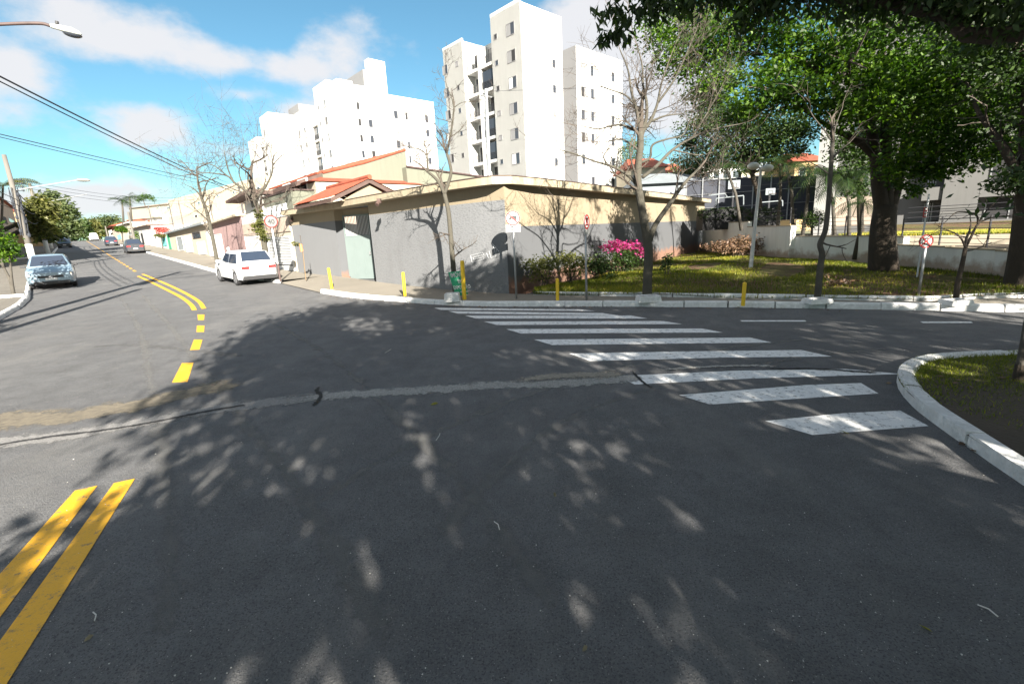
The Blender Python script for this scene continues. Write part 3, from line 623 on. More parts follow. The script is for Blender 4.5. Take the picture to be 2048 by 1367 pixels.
def garage_house():
    t=thing('garage_house','two storey house with white louvred garage gate and balcony railing','house',P(29,VF))
    u0,u1=26.0,pv(489,470,VF)[0]
    zg=pv(581,462,VF)[1];z0=terr(*P(28,VF)[:2])
    z1=pv(560,436,VF)[1];z2=pv(560,412,VF)[1]
    bodybox(t,u0,u1,VF,VF+9,z0-.5,zg,'beige','ground_floor')
    bodybox(t,u0,u1,VF-.05,VF+9,zg,z1,'tan','spandrel')
    ug=pv(538,500,VF)[0];ga=26.15
    # gate
    mb=MB();mb.buv(ga,ug,VF-.06,VF-.02,z0+.1,z0+.35);mb.buv(ga,ga+.08,VF-.09,VF,z0+.1,zg-.25);mb.buv(ug-.08,ug,VF-.09,VF,z0+.1,zg-.25);mb.buv(ga,ug,VF-.08,VF-.01,zg-.3,zg-.25)
    gt=mb.build('garage_gate','lightmetal',t)
    slats(gt,'louvres','lightmetal',ga+.08,ug-.08,VF-.02,z0+.4,zg-.3,17,w=.055)
    bodybox(t,ga,ug,VF-.012,VF+.0,z0+.1,zg-.25,'dark','gate_void')
    d0,d1=pv(521,490,VF)[0],pv(493,490,VF)[0];opening(t,None,d0,d1,VF,z0+.1,pv(505,467,VF)[1],'garage_door','white')
    # balcony
    ub=pv(516,430,VF)[0]
    mb=MB();mb.buv(26.1,ub,VF-.04,VF,z1+.62,z1+.67);mb.buv(26.1,ub,VF-.04,VF,z1+.05,z1+.1)
    nb=26
    for i in range(nb): u=26.1+(ub-26.1)*i/(nb-1);mb.buv(u-.015,u+.015,VF-.035,VF-.005,z1+.1,z1+.62)
    mb.build('balcony_railing','lightmetal',t)
    bodybox(t,ub,u1,VF-.03,VF+.15,z1,pv(495,432,VF)[1],'white','parapet')
    zt=pv(545,390,VF+1.6)[1]
    bodybox(t,26.1,u1,VF+1.6,VF+9,z1,zt,'beige','upper_wall')
    opening(t,None,27.2,28.6,VF+1.6,z1+.1,z1+2.1,'window','glass');opening(t,None,30,31.2,VF+1.6,z1+.8,z1+2.1,'window','glass')
    bodybox(t,ub,u1,VF+.3,VF+1.6,z1,zt-.2,'white','front_room')
    opening(t,None,ub+1,ub+2.2,VF+.3,z1+.9,z1+2,'window','glass')
    a=pv(462,399,VF-.3)
    mb=MB();mb.prism([P(ub-.2,VF-.5,zt-.15),P(u1+1.2,VF-.5,zt-.3),P(u1+1.2,VF-.5,zt-.15),P(ub-.2,VF-.5,zt+.05)],VX*3);mb.build('eave','brown',t)
    hiproof(t,26.4,u1,VF+1.6,VF+8,zt+.05,1.1,'tile2',.35)
garage_house()
def pink_house():
    t=thing('pink_house','low dusty pink rendered house with a white street door','house',P(36,VF))
    u0,u1=pv(488,470,VF)[0]+.02,pv(422,470,VF)[0];z0=terr(*P(u0,VF)[:2])
    za,zb=pv(480,432,VF)[1],pv(421,450,VF)[1]
    mb=MB();mb.prism([P(u0,VF,z0-.5),P(u1,VF,z0-.5),P(u1,VF,zb),P(u0,VF,za)],VX*8);mb.build('wall','pink',t)
    mb=MB();mb.prism([P(u0-.1,VF-.35,za+.0),P(u1+.2,VF-.35,zb),P(u1+.2,VF-.35,zb+.14),P(u0-.1,VF-.35,za+.14)],VX*4);mb.build('eave','beige',t)
    d0,d1=pv(446,490,VF)[0],pv(429,490,VF)[0];dr=opening(t,None,d0,d1,VF,terr(*P(d0,VF)[:2])+.15,pv(437,468,VF)[1],'door','white')
    z=za+.2;mb=MB();mb.add([P(u0,VF+.3,z),P(u1+3,VF+.3,z-.5),P(u1+2,VF+4.5,z+1.2),P(u0,VF+4.5,z+1.2),P(u0,VF+8,z),P(u1+3,VF+8,z-.5)],[(0,1,2,3),(3,2,5,4)]);mb.build('roof','tile2',t)
    mb=MB();mb.ball(P(pv(458,498,VF)[0],VF-.02,pv(458,498,VF)[1]),.17,10);mb.build('wall_lamp','white',t)
pink_house()
def row_house(name,label,px0,px1,pytop,wall,back=9,v=VF,roof=None,floors=1,open_=(),para=None,pytop1=None):
    u0,u1=pv(px0,480,v)[0],pv(px1,480,v)[0];zb=terr(*P(u0,v)[:2])-.5
    zt=pv(px0,pytop,v)[1];zt1=pv(px1,pytop1,v)[1] if pytop1 else zt
    t=thing(name,label,'house',P((u0+u1)/2,v))
    mb=MB();mb.prism([P(u0+.03,v,zb),P(u1,v,zb),P(u1,v,zt1),P(u0+.03,v,zt)],VX*back);mb.build('wall',wall,t)
    for o in open_:
        a,b=pv(o[0],o[1],v),pv(o[2],o[1],v);lo=pv(o[2],o[3],v)[1]
        lo=max(lo,terr(*P(b[0],v)[:2])+.12)
        if o[4]=='gate':
            f=opening(t,None,a[0],b[0],v,lo,a[1],'gate',o[5],o[6] if len(o)>6 else 'lightmetal')
            slats(f,'bars',o[6] if len(o)>6 else 'lightmetal',a[0]+.06,b[0]-.06,v-.02,lo+.06,a[1]-.06,max(5,int((b[0]-a[0])/.18)),False,w=.04)
        else: opening(t,None,a[0],b[0],v,lo,a[1],o[4],o[5],o[6] if len(o)>6 else 'white')
    if roof: hiproof(t,u0,u1,v,v+back,max(zt,zt1),roof[1],roof[0],.4)
    if para:
        mb=MB();mb.prism([P(u0,v-.4,zt-.02),P(u1,v-.4,zt1-.02),P(u1,v-.4,zt1+.16),P(u0,v-.4,zt+.16)],VX*3);mb.build('eave',para,t)
    return t,u0,u1,zt
row_house('carport_house','low cream house with grey awning and a row of white and grey doors',421,339,446,'beige',pytop1=467,para='roofgrey',open_=[(426,460,412,512,'gate','dark'),(409,482,394,510,'door','white'),(400,463,384,478,'window','glass','darkmetal'),(381,470,368,506,'gate','beige'),(364,472,352,504,'door','roofgrey')])
row_house('green_gate_house','small white house with a dark green gate post and teal gate',338,309,470,'white',pytop1=478,open_=[(338,468,333,500,'door','green','green'),(332,475,322,493,'gate','teal','teal')])
row_house('white_row_house','narrow white house with tall ribbed front and sloping dark eave',308,270,448,'white',pytop1=456,para='brown',open_=[(306,466,300,494,'gate','white'),(297,466,291,495,'gate','beige'),(285,466,281,490,'window','dark','darkmetal')])
row_house('cream_row_house','cream two storey house beside the clipped round tree',269,243,440,'creamfar',pytop1=447,open_=[(264,462,256,482,'window','glass'),(252,452,247,462,'window','glass')],para='white')
row_house('peach_row_house','peach coloured house far up the street with teal gate',243,228,452,'tan',pytop1=456,open_=[(241,468,234,482,'gate','teal','teal')],roof=('tile',1.5))
row_house('far_row_house','last pale house near the top of the street',227,212,456,'white',pytop1=459,open_=[(225,464,220,472,'window','glass')],roof=('tile2',1.5))
# taller houses behind the row
row_house('tall_white_house','three storey white house with vertical ribs set behind the street front',335,262,429,'white',v=14,back=10,pytop1=434,open_=[(322,440,312,449,'window','glass'),(300,438,292,450,'window','glass'),(285,438,278,450,'window','glass')],para='creamfar')
row_house('top_beige_house','beige house with a flat parapet crowned by green vines, topmost on the hillside',352,272,399,'creamfar',v=21,back=9,pytop1=404,open_=[(340,412,332,420,'window','glass'),(318,412,310,420,'window','glass'),(298,414,290,421,'window','glass')],para='tan')
row_house('cream_block','large blank cream block rising behind the pink and carport houses',545,352,343,'creamfar',v=19,back=14,pytop1=391,open_=[(520,372,513,380,'window','glass'),(470,382,464,389,'window','glass'),(438,388,432,395,'window','glass'),(400,402,394,410,'window','glass')])
row_house('step_block','lower cream block with a small tiled top beside the large cream block',430,345,418,'beige',v=13.5,back=5,pytop1=430,open_=[(420,424,412,432,'window','glass'),(395,428,388,437,'window','glass')])
# ---------------- left side of the street
def left_house(name,label,px0,px1,pytop,v,wall,open_=(),roof=None,pyg=500,eave=None):
    a,b=sorted((pv(px0,450,v)[0],pv(px1,450,v)[0]));zt=pv(px1,pytop,v)[1];t=thing(name,label,'house',P((a+b)/2,v))
    zb=terr(*P(a,v)[:2])-.5;bodybox(t,a,b,v-9,v,zb,zt,wall)
    for o in open_:
        x=sorted((pv(o[0],o[1],v)[0],pv(o[2],o[1],v)[0]));z1=pv(o[0],o[1],v)[1];z0=max(pv(o[2],o[3],v)[1],zb+.6);opening(t,None,x[0],x[1],v,z0,z1,o[4],o[5],o[6] if len(o)>6 else 'white',out=1)
    if roof: hiproof(t,a,b,v-9,v,zt,roof[1],roof[0],.6)
    return t
left_house('pink_villa','pink two storey house with tiled eave at the left edge of the photo',-260,34,424,-7.6,'tan',[(2,430,10,447,'window','dark','brown'),(16,434,26,447,'window','glass')],('tile',1.1))
left_house('garden_wall_house','grey rendered wall with dark steel gates behind the leaning pole',36,66,462,-7.4,'roofgrey',[(58,470,63,497,'gate','rust','rust')],('tile',.8))
left_house('ochre_house','ochre house with dark rust coloured gates, left side of the street',67,79,440,-7.4,'yellowwall',[(68,458,71,492,'gate','rust','rust'),(72,459,75,492,'gate','dark','darkmetal')],('tile2',1.))
left_house('teal_wall_house','low house with pale teal front between the poles',80,90,462,-7.4,'teal',[(82,468,86,490,'gate','white')])
for i in range(1):
    t=thing('yellow_wall','low yellow wall at the top of the street beyond the parked black car','wall',P(128,-4));bodybox(t,118,150,-8.5,-3.5,terr(*P(124,-4)[:2])-1,terr(*P(124,-4)[:2])+2.2,'yellowwall')
# ============================================================ TOWERS
def tower(name,label,un,vn,zt,scale,parts,fl=2.78):
    t=thing(name,label,'tower',(*(UX*un+VX*vn)[:2],0));return t
def winU(t,v,uc,w,zc,h,shut=0,fm='tower'):   # window on a face looking toward -v... faces along U (normal -V)
    pass
def make_tower(name,label,un,vn,ztop,spec,z0=-1):
    """spec boxes in local coords: du (along +U, left in the picture), dv (along +V, right in the picture)"""
    t=thing(name,label,'tower',(*(UX*un+VX*vn)[:2],0))
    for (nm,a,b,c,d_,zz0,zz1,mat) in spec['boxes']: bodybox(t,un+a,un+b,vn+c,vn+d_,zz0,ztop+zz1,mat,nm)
    for (face,off,cs,w,h,fl0,fl1,dz,mats) in spec['wins']:
        for k in range(fl0,fl1):
            zc=ztop+dz-k*spec['fl']
            for c in cs:
                mb=MB();mt=('glass','glass','dark','tower_shade')[RNG.integers(0,4)]
                e=.06;half=RNG.random()<.5
                def bx(mb,p0,p1,q0,q1,n0,n1,mi=0):
                    if face=='V': mb.buv(un+p0,un+p1,vn+off-n1,vn+off-n0,q0,q1,mi)
                    else: mb.buv(un+off-n1,un+off-n0,vn+p0,vn+p1,q0,q1,mi)
                for (p0,p1,q0,q1) in ((c-w/2,c+w/2,zc+h/2-e,zc+h/2),(c-w/2,c+w/2,zc-h/2,zc-h/2+e),(c-w/2,c-w/2+e,zc-h/2+e,zc+h/2-e),(c+w/2-e,c+w/2,zc-h/2+e,zc+h/2-e)): bx(mb,p0,p1,q0,q1,-.02,.05)
                f=mb.build('window','tower_shade',t)
                mb=MB();m2=c if w>.9 else c+w/2-e
                bx(mb,c-w/2+e,m2,zc-h/2+e,zc+h/2-e,-.01,.012);mb.build('pane',mt,f)
                if w>.9: mb=MB();bx(mb,c+.0,c+w/2-e,zc-h/2+e,zc+h/2-e,-.01,.025);mb.build('shutter','tower' if half else 'tower_shade',f)
    for (u_a,u_b,voff,fl0,fl1,dz) in spec.get('balc',[]):
        for k in range(fl0,fl1):
            z=ztop+dz-k*spec['fl'];mb=MB()
            mb.buv(un+u_a,un+u_b,vn+voff,vn+voff+1.3,z-.1,z+.25)
            b=mb.build('balcony','tower',t)
            mb=MB()
            for zz in (.45,.62,.79,.96,1.13): mb.buv(un+u_a+.05,un+u_b-.05,vn+voff+.03,vn+voff+.06,z+zz-.02,z+zz+.02)
            n=5
            for i in range(n+1): u=un+u_a+.05+(u_b-u_a-.1)*i/n;mb.buv(u-.02,u+.02,vn+voff+.06,vn+voff+.09,z+.25,z+1.14)
            mb.build('railing','darkmetal',b)
            if RNG.random()<.35:
                mb=MB();mb.buv(un+u_a+.08,un+u_b-.08,vn+voff+.12,vn+voff+.15,z+.3,z+2.35);mb.build('glazing','glass',b)
    return t
# tower 1: near corner px 1057, 60 m away
c1=at(1057,450,60);u1,v1=uvof(c1);zt=at(1057,1,60)[2]
L1=5.2;BL=10.6
wl0=BL;wl1=14.9
spec=dict(fl=2.83,boxes=[('main_block',0,L1,0,7.0,-2,0,'tower'),('balcony_block',L1,BL,1.45,14,-2,-1.9,'tower'),('left_wing',BL,wl1,-.35,12,-2,-.9,'tower'),
  ('light_well',9,12,7.0,14.0,-2,-4.7,'tower_shade'),('right_wing',.8,11,10.66,20.9,-2,-2.1,'tower'),('painted_shade_return',.803,8.8,10.6,10.657,-2,-2.11,'tower_shade'),('parapet',0.0,L1,0,.2,-2,.35,'tower'),('wing_parapet',BL,wl1,-.35,-.1,-2,-.6,'tower'),('pier',L1+2.5,L1+2.95,.05,1.5,-2,-2.2,'tower')],  # thin grey slab paints in shade on the right wing's side
 wins=[('V',0,[1.7],1.4,1.3,0,11,-2.3,['glass']),('V',0,[4.35],.62,.62,0,11,-2.3,['glass']),('U',0,[5.4],.6,.95,0,11,-2.6,['glass']),
  ('V',-.35,[BL+1.3],.6,.65,0,10,-3.3,['glass']),('V',-.35,[BL+4.0],1.2,1.15,0,10,-3.3,['glass']),('U',.8,[12.2],1.4,1.3,0,10,-4.6,['glass']),('U',.8,[14.2],1.3,1.3,0,10,-4.6,['glass']),('U',.8,[18.6],.7,1.2,0,10,-4.6,['glass'])],
 balc=[(L1+.05,L1+2.5,.15,1,12,-2.0),(L1+2.95,BL-.05,.15,1,12,-2.0)])
# openings behind the balconies
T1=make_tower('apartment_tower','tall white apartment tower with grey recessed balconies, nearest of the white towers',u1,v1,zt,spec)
for k in range(1,11):
    for (a,b) in ((L1+.35,L1+2.3),(L1+3.1,BL-.35)):
        z=zt-2.0-k*2.83;mb=MB();mb.buv(u1+a,u1+b,v1+1.4,v1+1.44,z+.3,z+2.35);mb.build('balcony_door','dark' if RNG.random()<.6 else 'glass',T1)
# tower 2a (right one of the farther pair) and 2b
def far_tower(name,label,px,py_top,Y,boxes,wins,balc,fl=2.83,bdoor=None):
    c=at(px,470,Y);u,v=uvof(c);z=at(px,py_top,Y)[2];t=make_tower(name,label,u,v,z,dict(fl=fl,boxes=boxes,wins=wins,balc=balc))
    if bdoor:
        for k in range(1,9): mb=MB();zz=z+balc[0][5]-k*fl;mb.buv(u+bdoor[0],u+bdoor[1],v+1.4,v+1.44,zz+.3,zz+2.3);mb.build('balcony_door','tan' if k%3 else 'glass',t)
    return t
far_tower('apartment_tower','white apartment tower with high blank lift shaft, middle one in the skyline',690,157,92,
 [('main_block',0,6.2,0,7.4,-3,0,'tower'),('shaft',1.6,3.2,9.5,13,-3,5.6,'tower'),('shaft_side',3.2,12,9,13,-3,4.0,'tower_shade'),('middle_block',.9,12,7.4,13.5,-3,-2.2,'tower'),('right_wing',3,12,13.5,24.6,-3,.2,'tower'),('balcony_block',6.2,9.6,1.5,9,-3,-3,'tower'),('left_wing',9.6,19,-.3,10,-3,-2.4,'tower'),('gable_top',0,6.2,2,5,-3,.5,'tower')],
 [('V',0,[1.2+.6],1.0,1.2,0,9,-3.6,['glass']),('V',0,[4.6],.5,.6,0,9,-3.6,['glass']),('U',0,[5.6],.6,1.3,0,9,-3.6,['glass']),('U',.9,[8.6],1.6,1.4,0,8,-6.2,['glass']),('U',3,[15.5],1.7,1.5,0,9,-3.4,['glass']),('U',3,[17.8],1.,1.5,0,9,-3.4,['glass']),('U',3,[22.5],.8,1.4,0,9,-3.4,['glass']),('V',-.3,[12],.7,.7,0,7,-6.2,['glass']),('V',-.3,[15.4],1.2,1.3,0,7,-6.4,['glass'])],
 [(6.3,9.5,.3,1,9,-3.2)],bdoor=(6.6,9.2))
far_tower('apartment_tower','white apartment tower with a slot of balconies, farthest left in the skyline',572,222,112,
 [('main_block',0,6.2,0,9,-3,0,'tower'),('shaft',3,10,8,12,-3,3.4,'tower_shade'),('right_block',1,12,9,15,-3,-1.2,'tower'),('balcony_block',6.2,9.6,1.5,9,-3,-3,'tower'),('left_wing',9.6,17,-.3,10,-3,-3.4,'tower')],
 [('V',0,[4.],1.0,1.5,0,7,-3.6,['glass']),('U',0,[6.5],.7,1.3,0,7,-4.,['glass']),('U',1,[11.4],1.6,1.5,0,7,-4.2,['glass']),('V',-.3,[12.5],1.0,1.4,0,6,-6.6,['tower_shade'])],
 [(6.3,9.5,.3,1,8,-3.0)],bdoor=(6.6,9.2))
# ============================================================ CARS
def car(name,label,group,u,v,head,paintm,L=4.0,Wd=1.68,Hh=1.48,sedan=False,van=False,front=True,plate=None,dz=0,yaw=0):
    """head=+1: nose up the street (we see its tail); -1: nose toward the camera. u,v = the end nearest the camera"""
    g=P(u,v);fx=UX*head
    cy,sy=math.cos(yaw),math.sin(yaw);fx=np.array([fx[0]*cy-fx[1]*sy,fx[0]*sy+fx[1]*cy,0]);fy=np.array([-fx[1],fx[0],0])
    p1=g;slope=(terr(*(P(u+3,v))[:2])-terr(*g[:2]))/3*head;fx3=np.array([fx[0],fx[1],slope]);fx3/=np.linalg.norm(fx3);fz=np.cross(fx3,fy)
    nearoff=0 if head>0 else -L      # local x of the near end: tail is x=0, nose is x=L
    o0=g+(0 if head>0 else 1)*(-fx3*L)
    T=lambda x,y,z:o0+fx3*x+fy*y+fz*z
    t=thing(name,label,'car',T(L/2,0,0),group)
    xw=(.72,L-.8);rw=.31;belt=.92 if not van else 1.0
    def wid(x): return Wd/2*(1-.17*max(0,1-x/.35)**2-.2*max(0,1-(L-x)/.5)**2)
    def bot(x):
        z=.24
        for c in xw:
            d=abs(x-c)
            if d<rw+.06: z=max(z,math.sqrt((rw+.06)**2-d*d)+rw-.01)
        return z+(.06 if x<.1 or x>L-.1 else 0)
    hx=L-1.05 if not van else L-.75
    def top(x):
        if x>hx: return belt-(belt-.66)*((x-hx)/(L-hx))**2.2*.9
        if x<.25 and not sedan: return belt-.0*(.25-x)
        return belt
    xs=sorted(set([0,.04,.12,.25]+[L,L-.05,L-.15,L-.3]+[c+k*.07 for c in xw for k in range(-6,7)]+list(np.linspace(.3,L-.3,12))))
    mb=MB();ring=[]
    for x in xs:
        w=wid(x);zb=bot(x);zt=top(x);e=1-.03*(x<.05 or x>L-.05)
        zm=max(.5,zb+.04)
        ring.append([T(x,w*a*e,z) for a,z in ((0,zb),(.9,zb),(.985,zb+.03),(1.,zm),(1.,max(zm+.02,zt-.22)),(.97,zt-.07),(.9,zt-.01),(.5,zt+.025),(0,zt+.035))])
    def full(h): 
        return h
    n=len(xs);m_=9
    for side in (1,-1):
        vs=[]
        for i,x in enumerate(xs):
            for q in ring[i]:
                if side<0:
                    d=(q-o0)@fy;q=q-fy*2*d
                vs.append(q)
        mb.add(vs,[(i*m_+j,(i+1)*m_+j,(i+1)*m_+j+1,i*m_+j+1) for i in range(n-1) for j in range(m_-1)]+[tuple(range(m_)),tuple((n-1)*m_+j for j in range(m_))])
    body=mb.build('body',paintm,t,smooth=True)
    sm=body.modifiers.new('weld','WELD');sm.merge_threshold=.002
    es=body.modifiers.new('es','EDGE_SPLIT');es.split_angle=R(35)
    # cabin
    c0=.10 if not sedan else .62;c1=hx+.02;r0=c0+(.42 if not sedan else .55);r1=hx-.72
    if van: r1=hx-.5;r0=c0+.15
    def zr(x):
        if x<r0: return belt+(Hh-.03-belt)*((x-c0)/(r0-c0))**.9
        if x>r1: return belt+(Hh-.02-belt)*((c1-x)/(c1-r1))**.95
        return Hh-.03+.03*math.sin((x-r0)/(r1-r0)*math.pi)
    xs=[c0,c0+(r0-c0)*.33,c0+(r0-c0)*.66,r0]+list(np.linspace(r0,r1,6))[1:]+[r1+(c1-r1)*.33,r1+(c1-r1)*.66,c1]
    wb=Wd/2*.92;wt=Wd/2*.70
    def ws(z): return wb-(wb-wt)*(z-belt)/(Hh-belt)
    mb=MB()
    for side in (1,-1):
        vs=[]
        for x in xs:
            z=zr(x);w=ws(z)
            vs+=[T(x,side*wb,belt-.03),T(x,side*(w+.01),max(belt,z-.06)),T(x,side*w*.93,z-.005),T(x,side*w*.5,z+.02),T(x,0,z+.025)]
        mb.add(vs,[(i*5+j,(i+1)*5+j,(i+1)*5+j+1,i*5+j+1) for i in range(len(xs)-1) for j in range(4)])
    cb=mb.build('cabin',paintm,t,smooth=True);cb.modifiers.new('weld','WELD').merge_threshold=.002
    e=cb.modifiers.new('es','EDGE_SPLIT');e.split_angle=R(40)
    def quad(name,pts,mat,th=.012,par=t):
        a=[np.array(q) for q in pts];nn=np.cross(a[1]-a[0],a[3]-a[0]);nn/=np.linalg.norm(nn);c=sum(a)/4-T(L/2,0,.8)
        if nn@c<0: nn=-nn
        mb=MB();mb.prism([q-nn*.03 for q in a],nn*(.03+th));return mb.build(name,mat,par)
    def seg(xa,xb,name,k0,k1,yw,up=.014):
        pts=[]
        for x,sg in ((xa,1),(xa,-1),(xb,-1),(xb,1)):
            z=zr(x);pts.append(T(x,sg*ws(z)*yw,z+up))
        quad(name,pts,'carglass',.012)
    seg(c1-.06,r1+.07,'windshield',0,0,.86,.02)
    seg(c0+(.07),r0-.03,'rear_window',0,0,.82,.02)
    xm=(c0+c1)/2-.02
    for side in (1,-1):
        for xa,xb in ((r0-.12 if not sedan else r0+.0,xm-.04),(xm+.04,r1+.28)):
            za=belt+.03;zb_=Hh-.13
            xa2=max(xa,c0+.5)+.06;xb2=min(xb,r1+.02)
            pts=[T(xa,side*(ws(za)+.005),za),T(xb,side*(ws(za)+.005),za),T(min(xb,r1+.03),side*(ws(zb_)+.012),zb_),T(xa2,side*(ws(zb_)+.012),zb_)]
            quad('side_window',pts,'carglass',.01)
    for c in xw:
        for side in (1,-1):
            mb=MB();yo=side*(Wd/2-.02);yi=side*(Wd/2-.2);k=20
            prof=[(yi,rw*.9),(yi+side*.02,rw),(yo-side*.03,rw),(yo,rw*.92),(yo-side*.01,rw*.68),(yo-side*.05,.0)]
            for j in range(len(prof)-1):
                vs=[];
                for (y,r) in prof[j:j+2]: vs+=[T(c+r*math.cos(a*2*math.pi/k),y,rw+r*math.sin(a*2*math.pi/k)) for a in range(k)]
                mb.add(vs,[(a,(a+1)%k,k+(a+1)%k,k+a) for a in range(k)])
            wh=mb.build('wheel','rubber',t,smooth=True)
            mb=MB();yq=yo-side*.008
            for a in range(6):
                an=a*math.pi/3+.3;d=np.array([math.cos(an),math.sin(an)]);pn=np.array([-d[1],d[0]])
                q=[d*.04+pn*.045,d*.04-pn*.045,d*rw*.66-pn*.03,d*rw*.66+pn*.03]
                mb.prism([T(c+x[0],yq-side*.03,rw+x[1]) for x in q],fy*side*.028)
            mb.tube([T(c+rw*.66*math.cos(a*math.pi/12),yq-side*.012,rw+rw*.66*math.sin(a*math.pi/12)) for a in range(25)],.014,6)
            mb.build('rim','rim',wh)
            mb=MB();mb.tube([T(c,side*(Wd/2-.45),rw),T(c,side*(Wd/2-.21),rw)],rw*.8,16);mb.build('hub','plastic',wh)
    bx=lambda name,x0,x1,y0,y1,z0,z1,mat:MB().hexa([T(x,y,z) for z in (z0,z1) for x,y in ((x0,y0),(x1,y0),(x1,y1),(x0,y1))]).build(name,mat,t,bevel=.012)
    wr=wid(.02);wf=wid(L-.02)
    bx('under_tray',.2,L-.2,-Wd*.36,Wd*.36,.19,.3,'plastic')
    bx('rear_bumper',-.035,.10,-wr*.97,wr*.97,.26,.42,'plastic');bx('front_bumper',L-.1,L+.03,-wf*.9,wf*.9,.24,.36,'plastic')
    bx('licence_plate',-.045,-.03,-.2,.2,.46,.57,'plate') if head>0 else bx('licence_plate',L+.03,L+.042,-.2,.2,.40,.50,'plate')
    for s in (1,-1):
        bx('tail_light',-.02,.08,s*wr*.98 if s<0 else wr*.55,s*wr*.55 if s<0 else wr*.98,.70,.83,'red')
        bx('headlight',L-.24,L-.05,*(sorted((s*wf*.58,s*(wf+.035)))),.56,.70,'lens')
        bx('mirror',hx-.32,hx-.18,*(sorted((s*(Wd/2-.04),s*(Wd/2+.14)))),belt-.01,belt+.11,paintm if paintm=='carwhite' else 'plastic')
    bx('grille',L-.03,L+.012,-.42,.42,.50,.60,'plastic')
    if paintm=='carsilver': bx('badge',L+.0,L+.02,-.07,.07,.53,.57,'rim')
    if head>0:
        mb=MB();mb.tube([T(-.012+.0,.055*math.cos(a*math.pi/8),.78+.055*math.sin(a*math.pi/8)) for a in range(17)],.008,5);mb.build('badge','rim',t)
    # door seams
    mb=MB()
    for x in (xw[0]+.42,xm,hx-.25):
        for s in (1,-1): mb.hexa([T(a,s*(Wd/2+b),z) for z in (.34,belt-.1) for a,b in ((x,-.02),(x+.012,-.02),(x+.012,.003),(x,.003))])
    mb.build('door_gap','plastic',t)
    return t
car('parked_car','pale silver blue small car parked nose toward us on the left kerb','cars parked along the street',29.4,-1.05,-1,'carsilver',L=3.9,Wd=1.64,Hh=1.43)
car('parked_car','white hatchback parked tail toward us beside the white louvred gate','cars parked along the street',22.7,5.72,1,'carwhite',L=3.9,Wd=1.66,Hh=1.46,yaw=.06)
_a=uvof(tp(269,507));car('parked_car','dark grey car on the right kerb, nearer of two dark cars seen from behind','cars parked along the street',_a[0],4.75,1,'cardark',sedan=True,L=4.3,Wd=1.7,Hh=1.47)
_a=uvof(tp(234,491));car('parked_car','dark blue car parked on the right kerb beyond the dark grey one','cars parked along the street',_a[0],4.6,1,'carblue',L=4.0,Wd=1.7,Hh=1.5)
_a=uvof(tp(125,496));car('parked_car','black car parked on the left kerb beyond the utility poles, nose toward us','cars parked along the street',_a[0],-1.2,-1,'carblack',L=4.1,Wd=1.7,Hh=1.5)
_a=uvof(tp(203,481));car('delivery_van','white van stopped at the top of the street','cars parked along the street',_a[0],4.0,1,'carwhite',L=4.8,Wd=1.9,Hh=1.95,van=True)
_a=uvof(tp(133,488));car('parked_car','small grey car behind the black one near the top of the street','cars parked along the street',_a[0],-1.3,-1,'cardark',L=4.1,Wd=1.7,Hh=1.5)
# ============================================================ STREET FURNITURE
def up(p,h): return np.array([p[0],p[1],p[2]+h])
def topz(base,px,py):   # height on the vertical through base seen at row py
    r=ray(px,py);return CAMH+r[2]*(np.hypot(*base[:2])/np.hypot(*r[:2]))
BOL='yellow posts along the kerb'
for (px,py,pt,lb,r_) in [(664,577,536,'low yellow post nearest the grey street door',.05),(810,592,545,'short yellow post left of the white planter box',.05),(929,599,522,'tall yellow post standing in front of the green board',.06),(1115,601,558,'short yellow post beside the edge-on sign pole, at the crosswalk',.045),(1486,607,566,'short yellow post in the shade right of the crosswalk, farthest right of the posts',.045)]:
    b=tp(px,py,.13);h=topz(b,px,pt)-b[2];t=thing('bollard',lb,'bollard',b,BOL)
    ln=np.array([-.03 if px<700 else .01,0,0]);mb=MB();mb.tube([b-np.array([0,0,.05]),b+ln*.5+np.array([0,0,h*.5]),b+ln+np.array([0,0,h])],r_,14);mb.build('post','bollard',t,smooth=False)
    mb=MB();mb.tube([b+ln+np.array([0,0,h]),b+ln+np.array([0,0,h+.012]),b+ln+np.array([0,0,h+.025])],[r_,r_*.8,r_*.3],14);mb.build('cap','bollard',t)
def text(s,size,origin,xd,yd,mat,parent,name='lettering',ext=.002,align='CENTER',bold=0,xs=1):
    cu=bpy.data.curves.new('t','FONT');cu.body=s;cu.size=size;cu.align_x=align;cu.extrude=ext;cu.offset=bold;cu.space_line=.95
    ob=bpy.data.objects.new('t',cu);COL.objects.link(ob);dg=bpy.context.evaluated_depsgraph_get()
    me=bpy.data.meshes.new_from_object(ob.evaluated_get(dg));bpy.data.objects.remove(ob)
    xd=np.array(xd,float);yd=np.array(yd,float);nd=np.cross(xd,yd);nd/=np.linalg.norm(nd)
    for v_ in me.vertices: v_.co=Vector(origin+xd*v_.co.x*xs+yd*v_.co.y+nd*v_.co.z)
    me.materials.clear();me.materials.append(MAT[mat]);o=bpy.data.objects.new(name,me);COL.objects.link(o);o.parent=parent
    o.matrix_parent_inverse=Matrix.Translation(parent.location).inverted() if parent.get('_t') else Matrix.Identity(4);return o
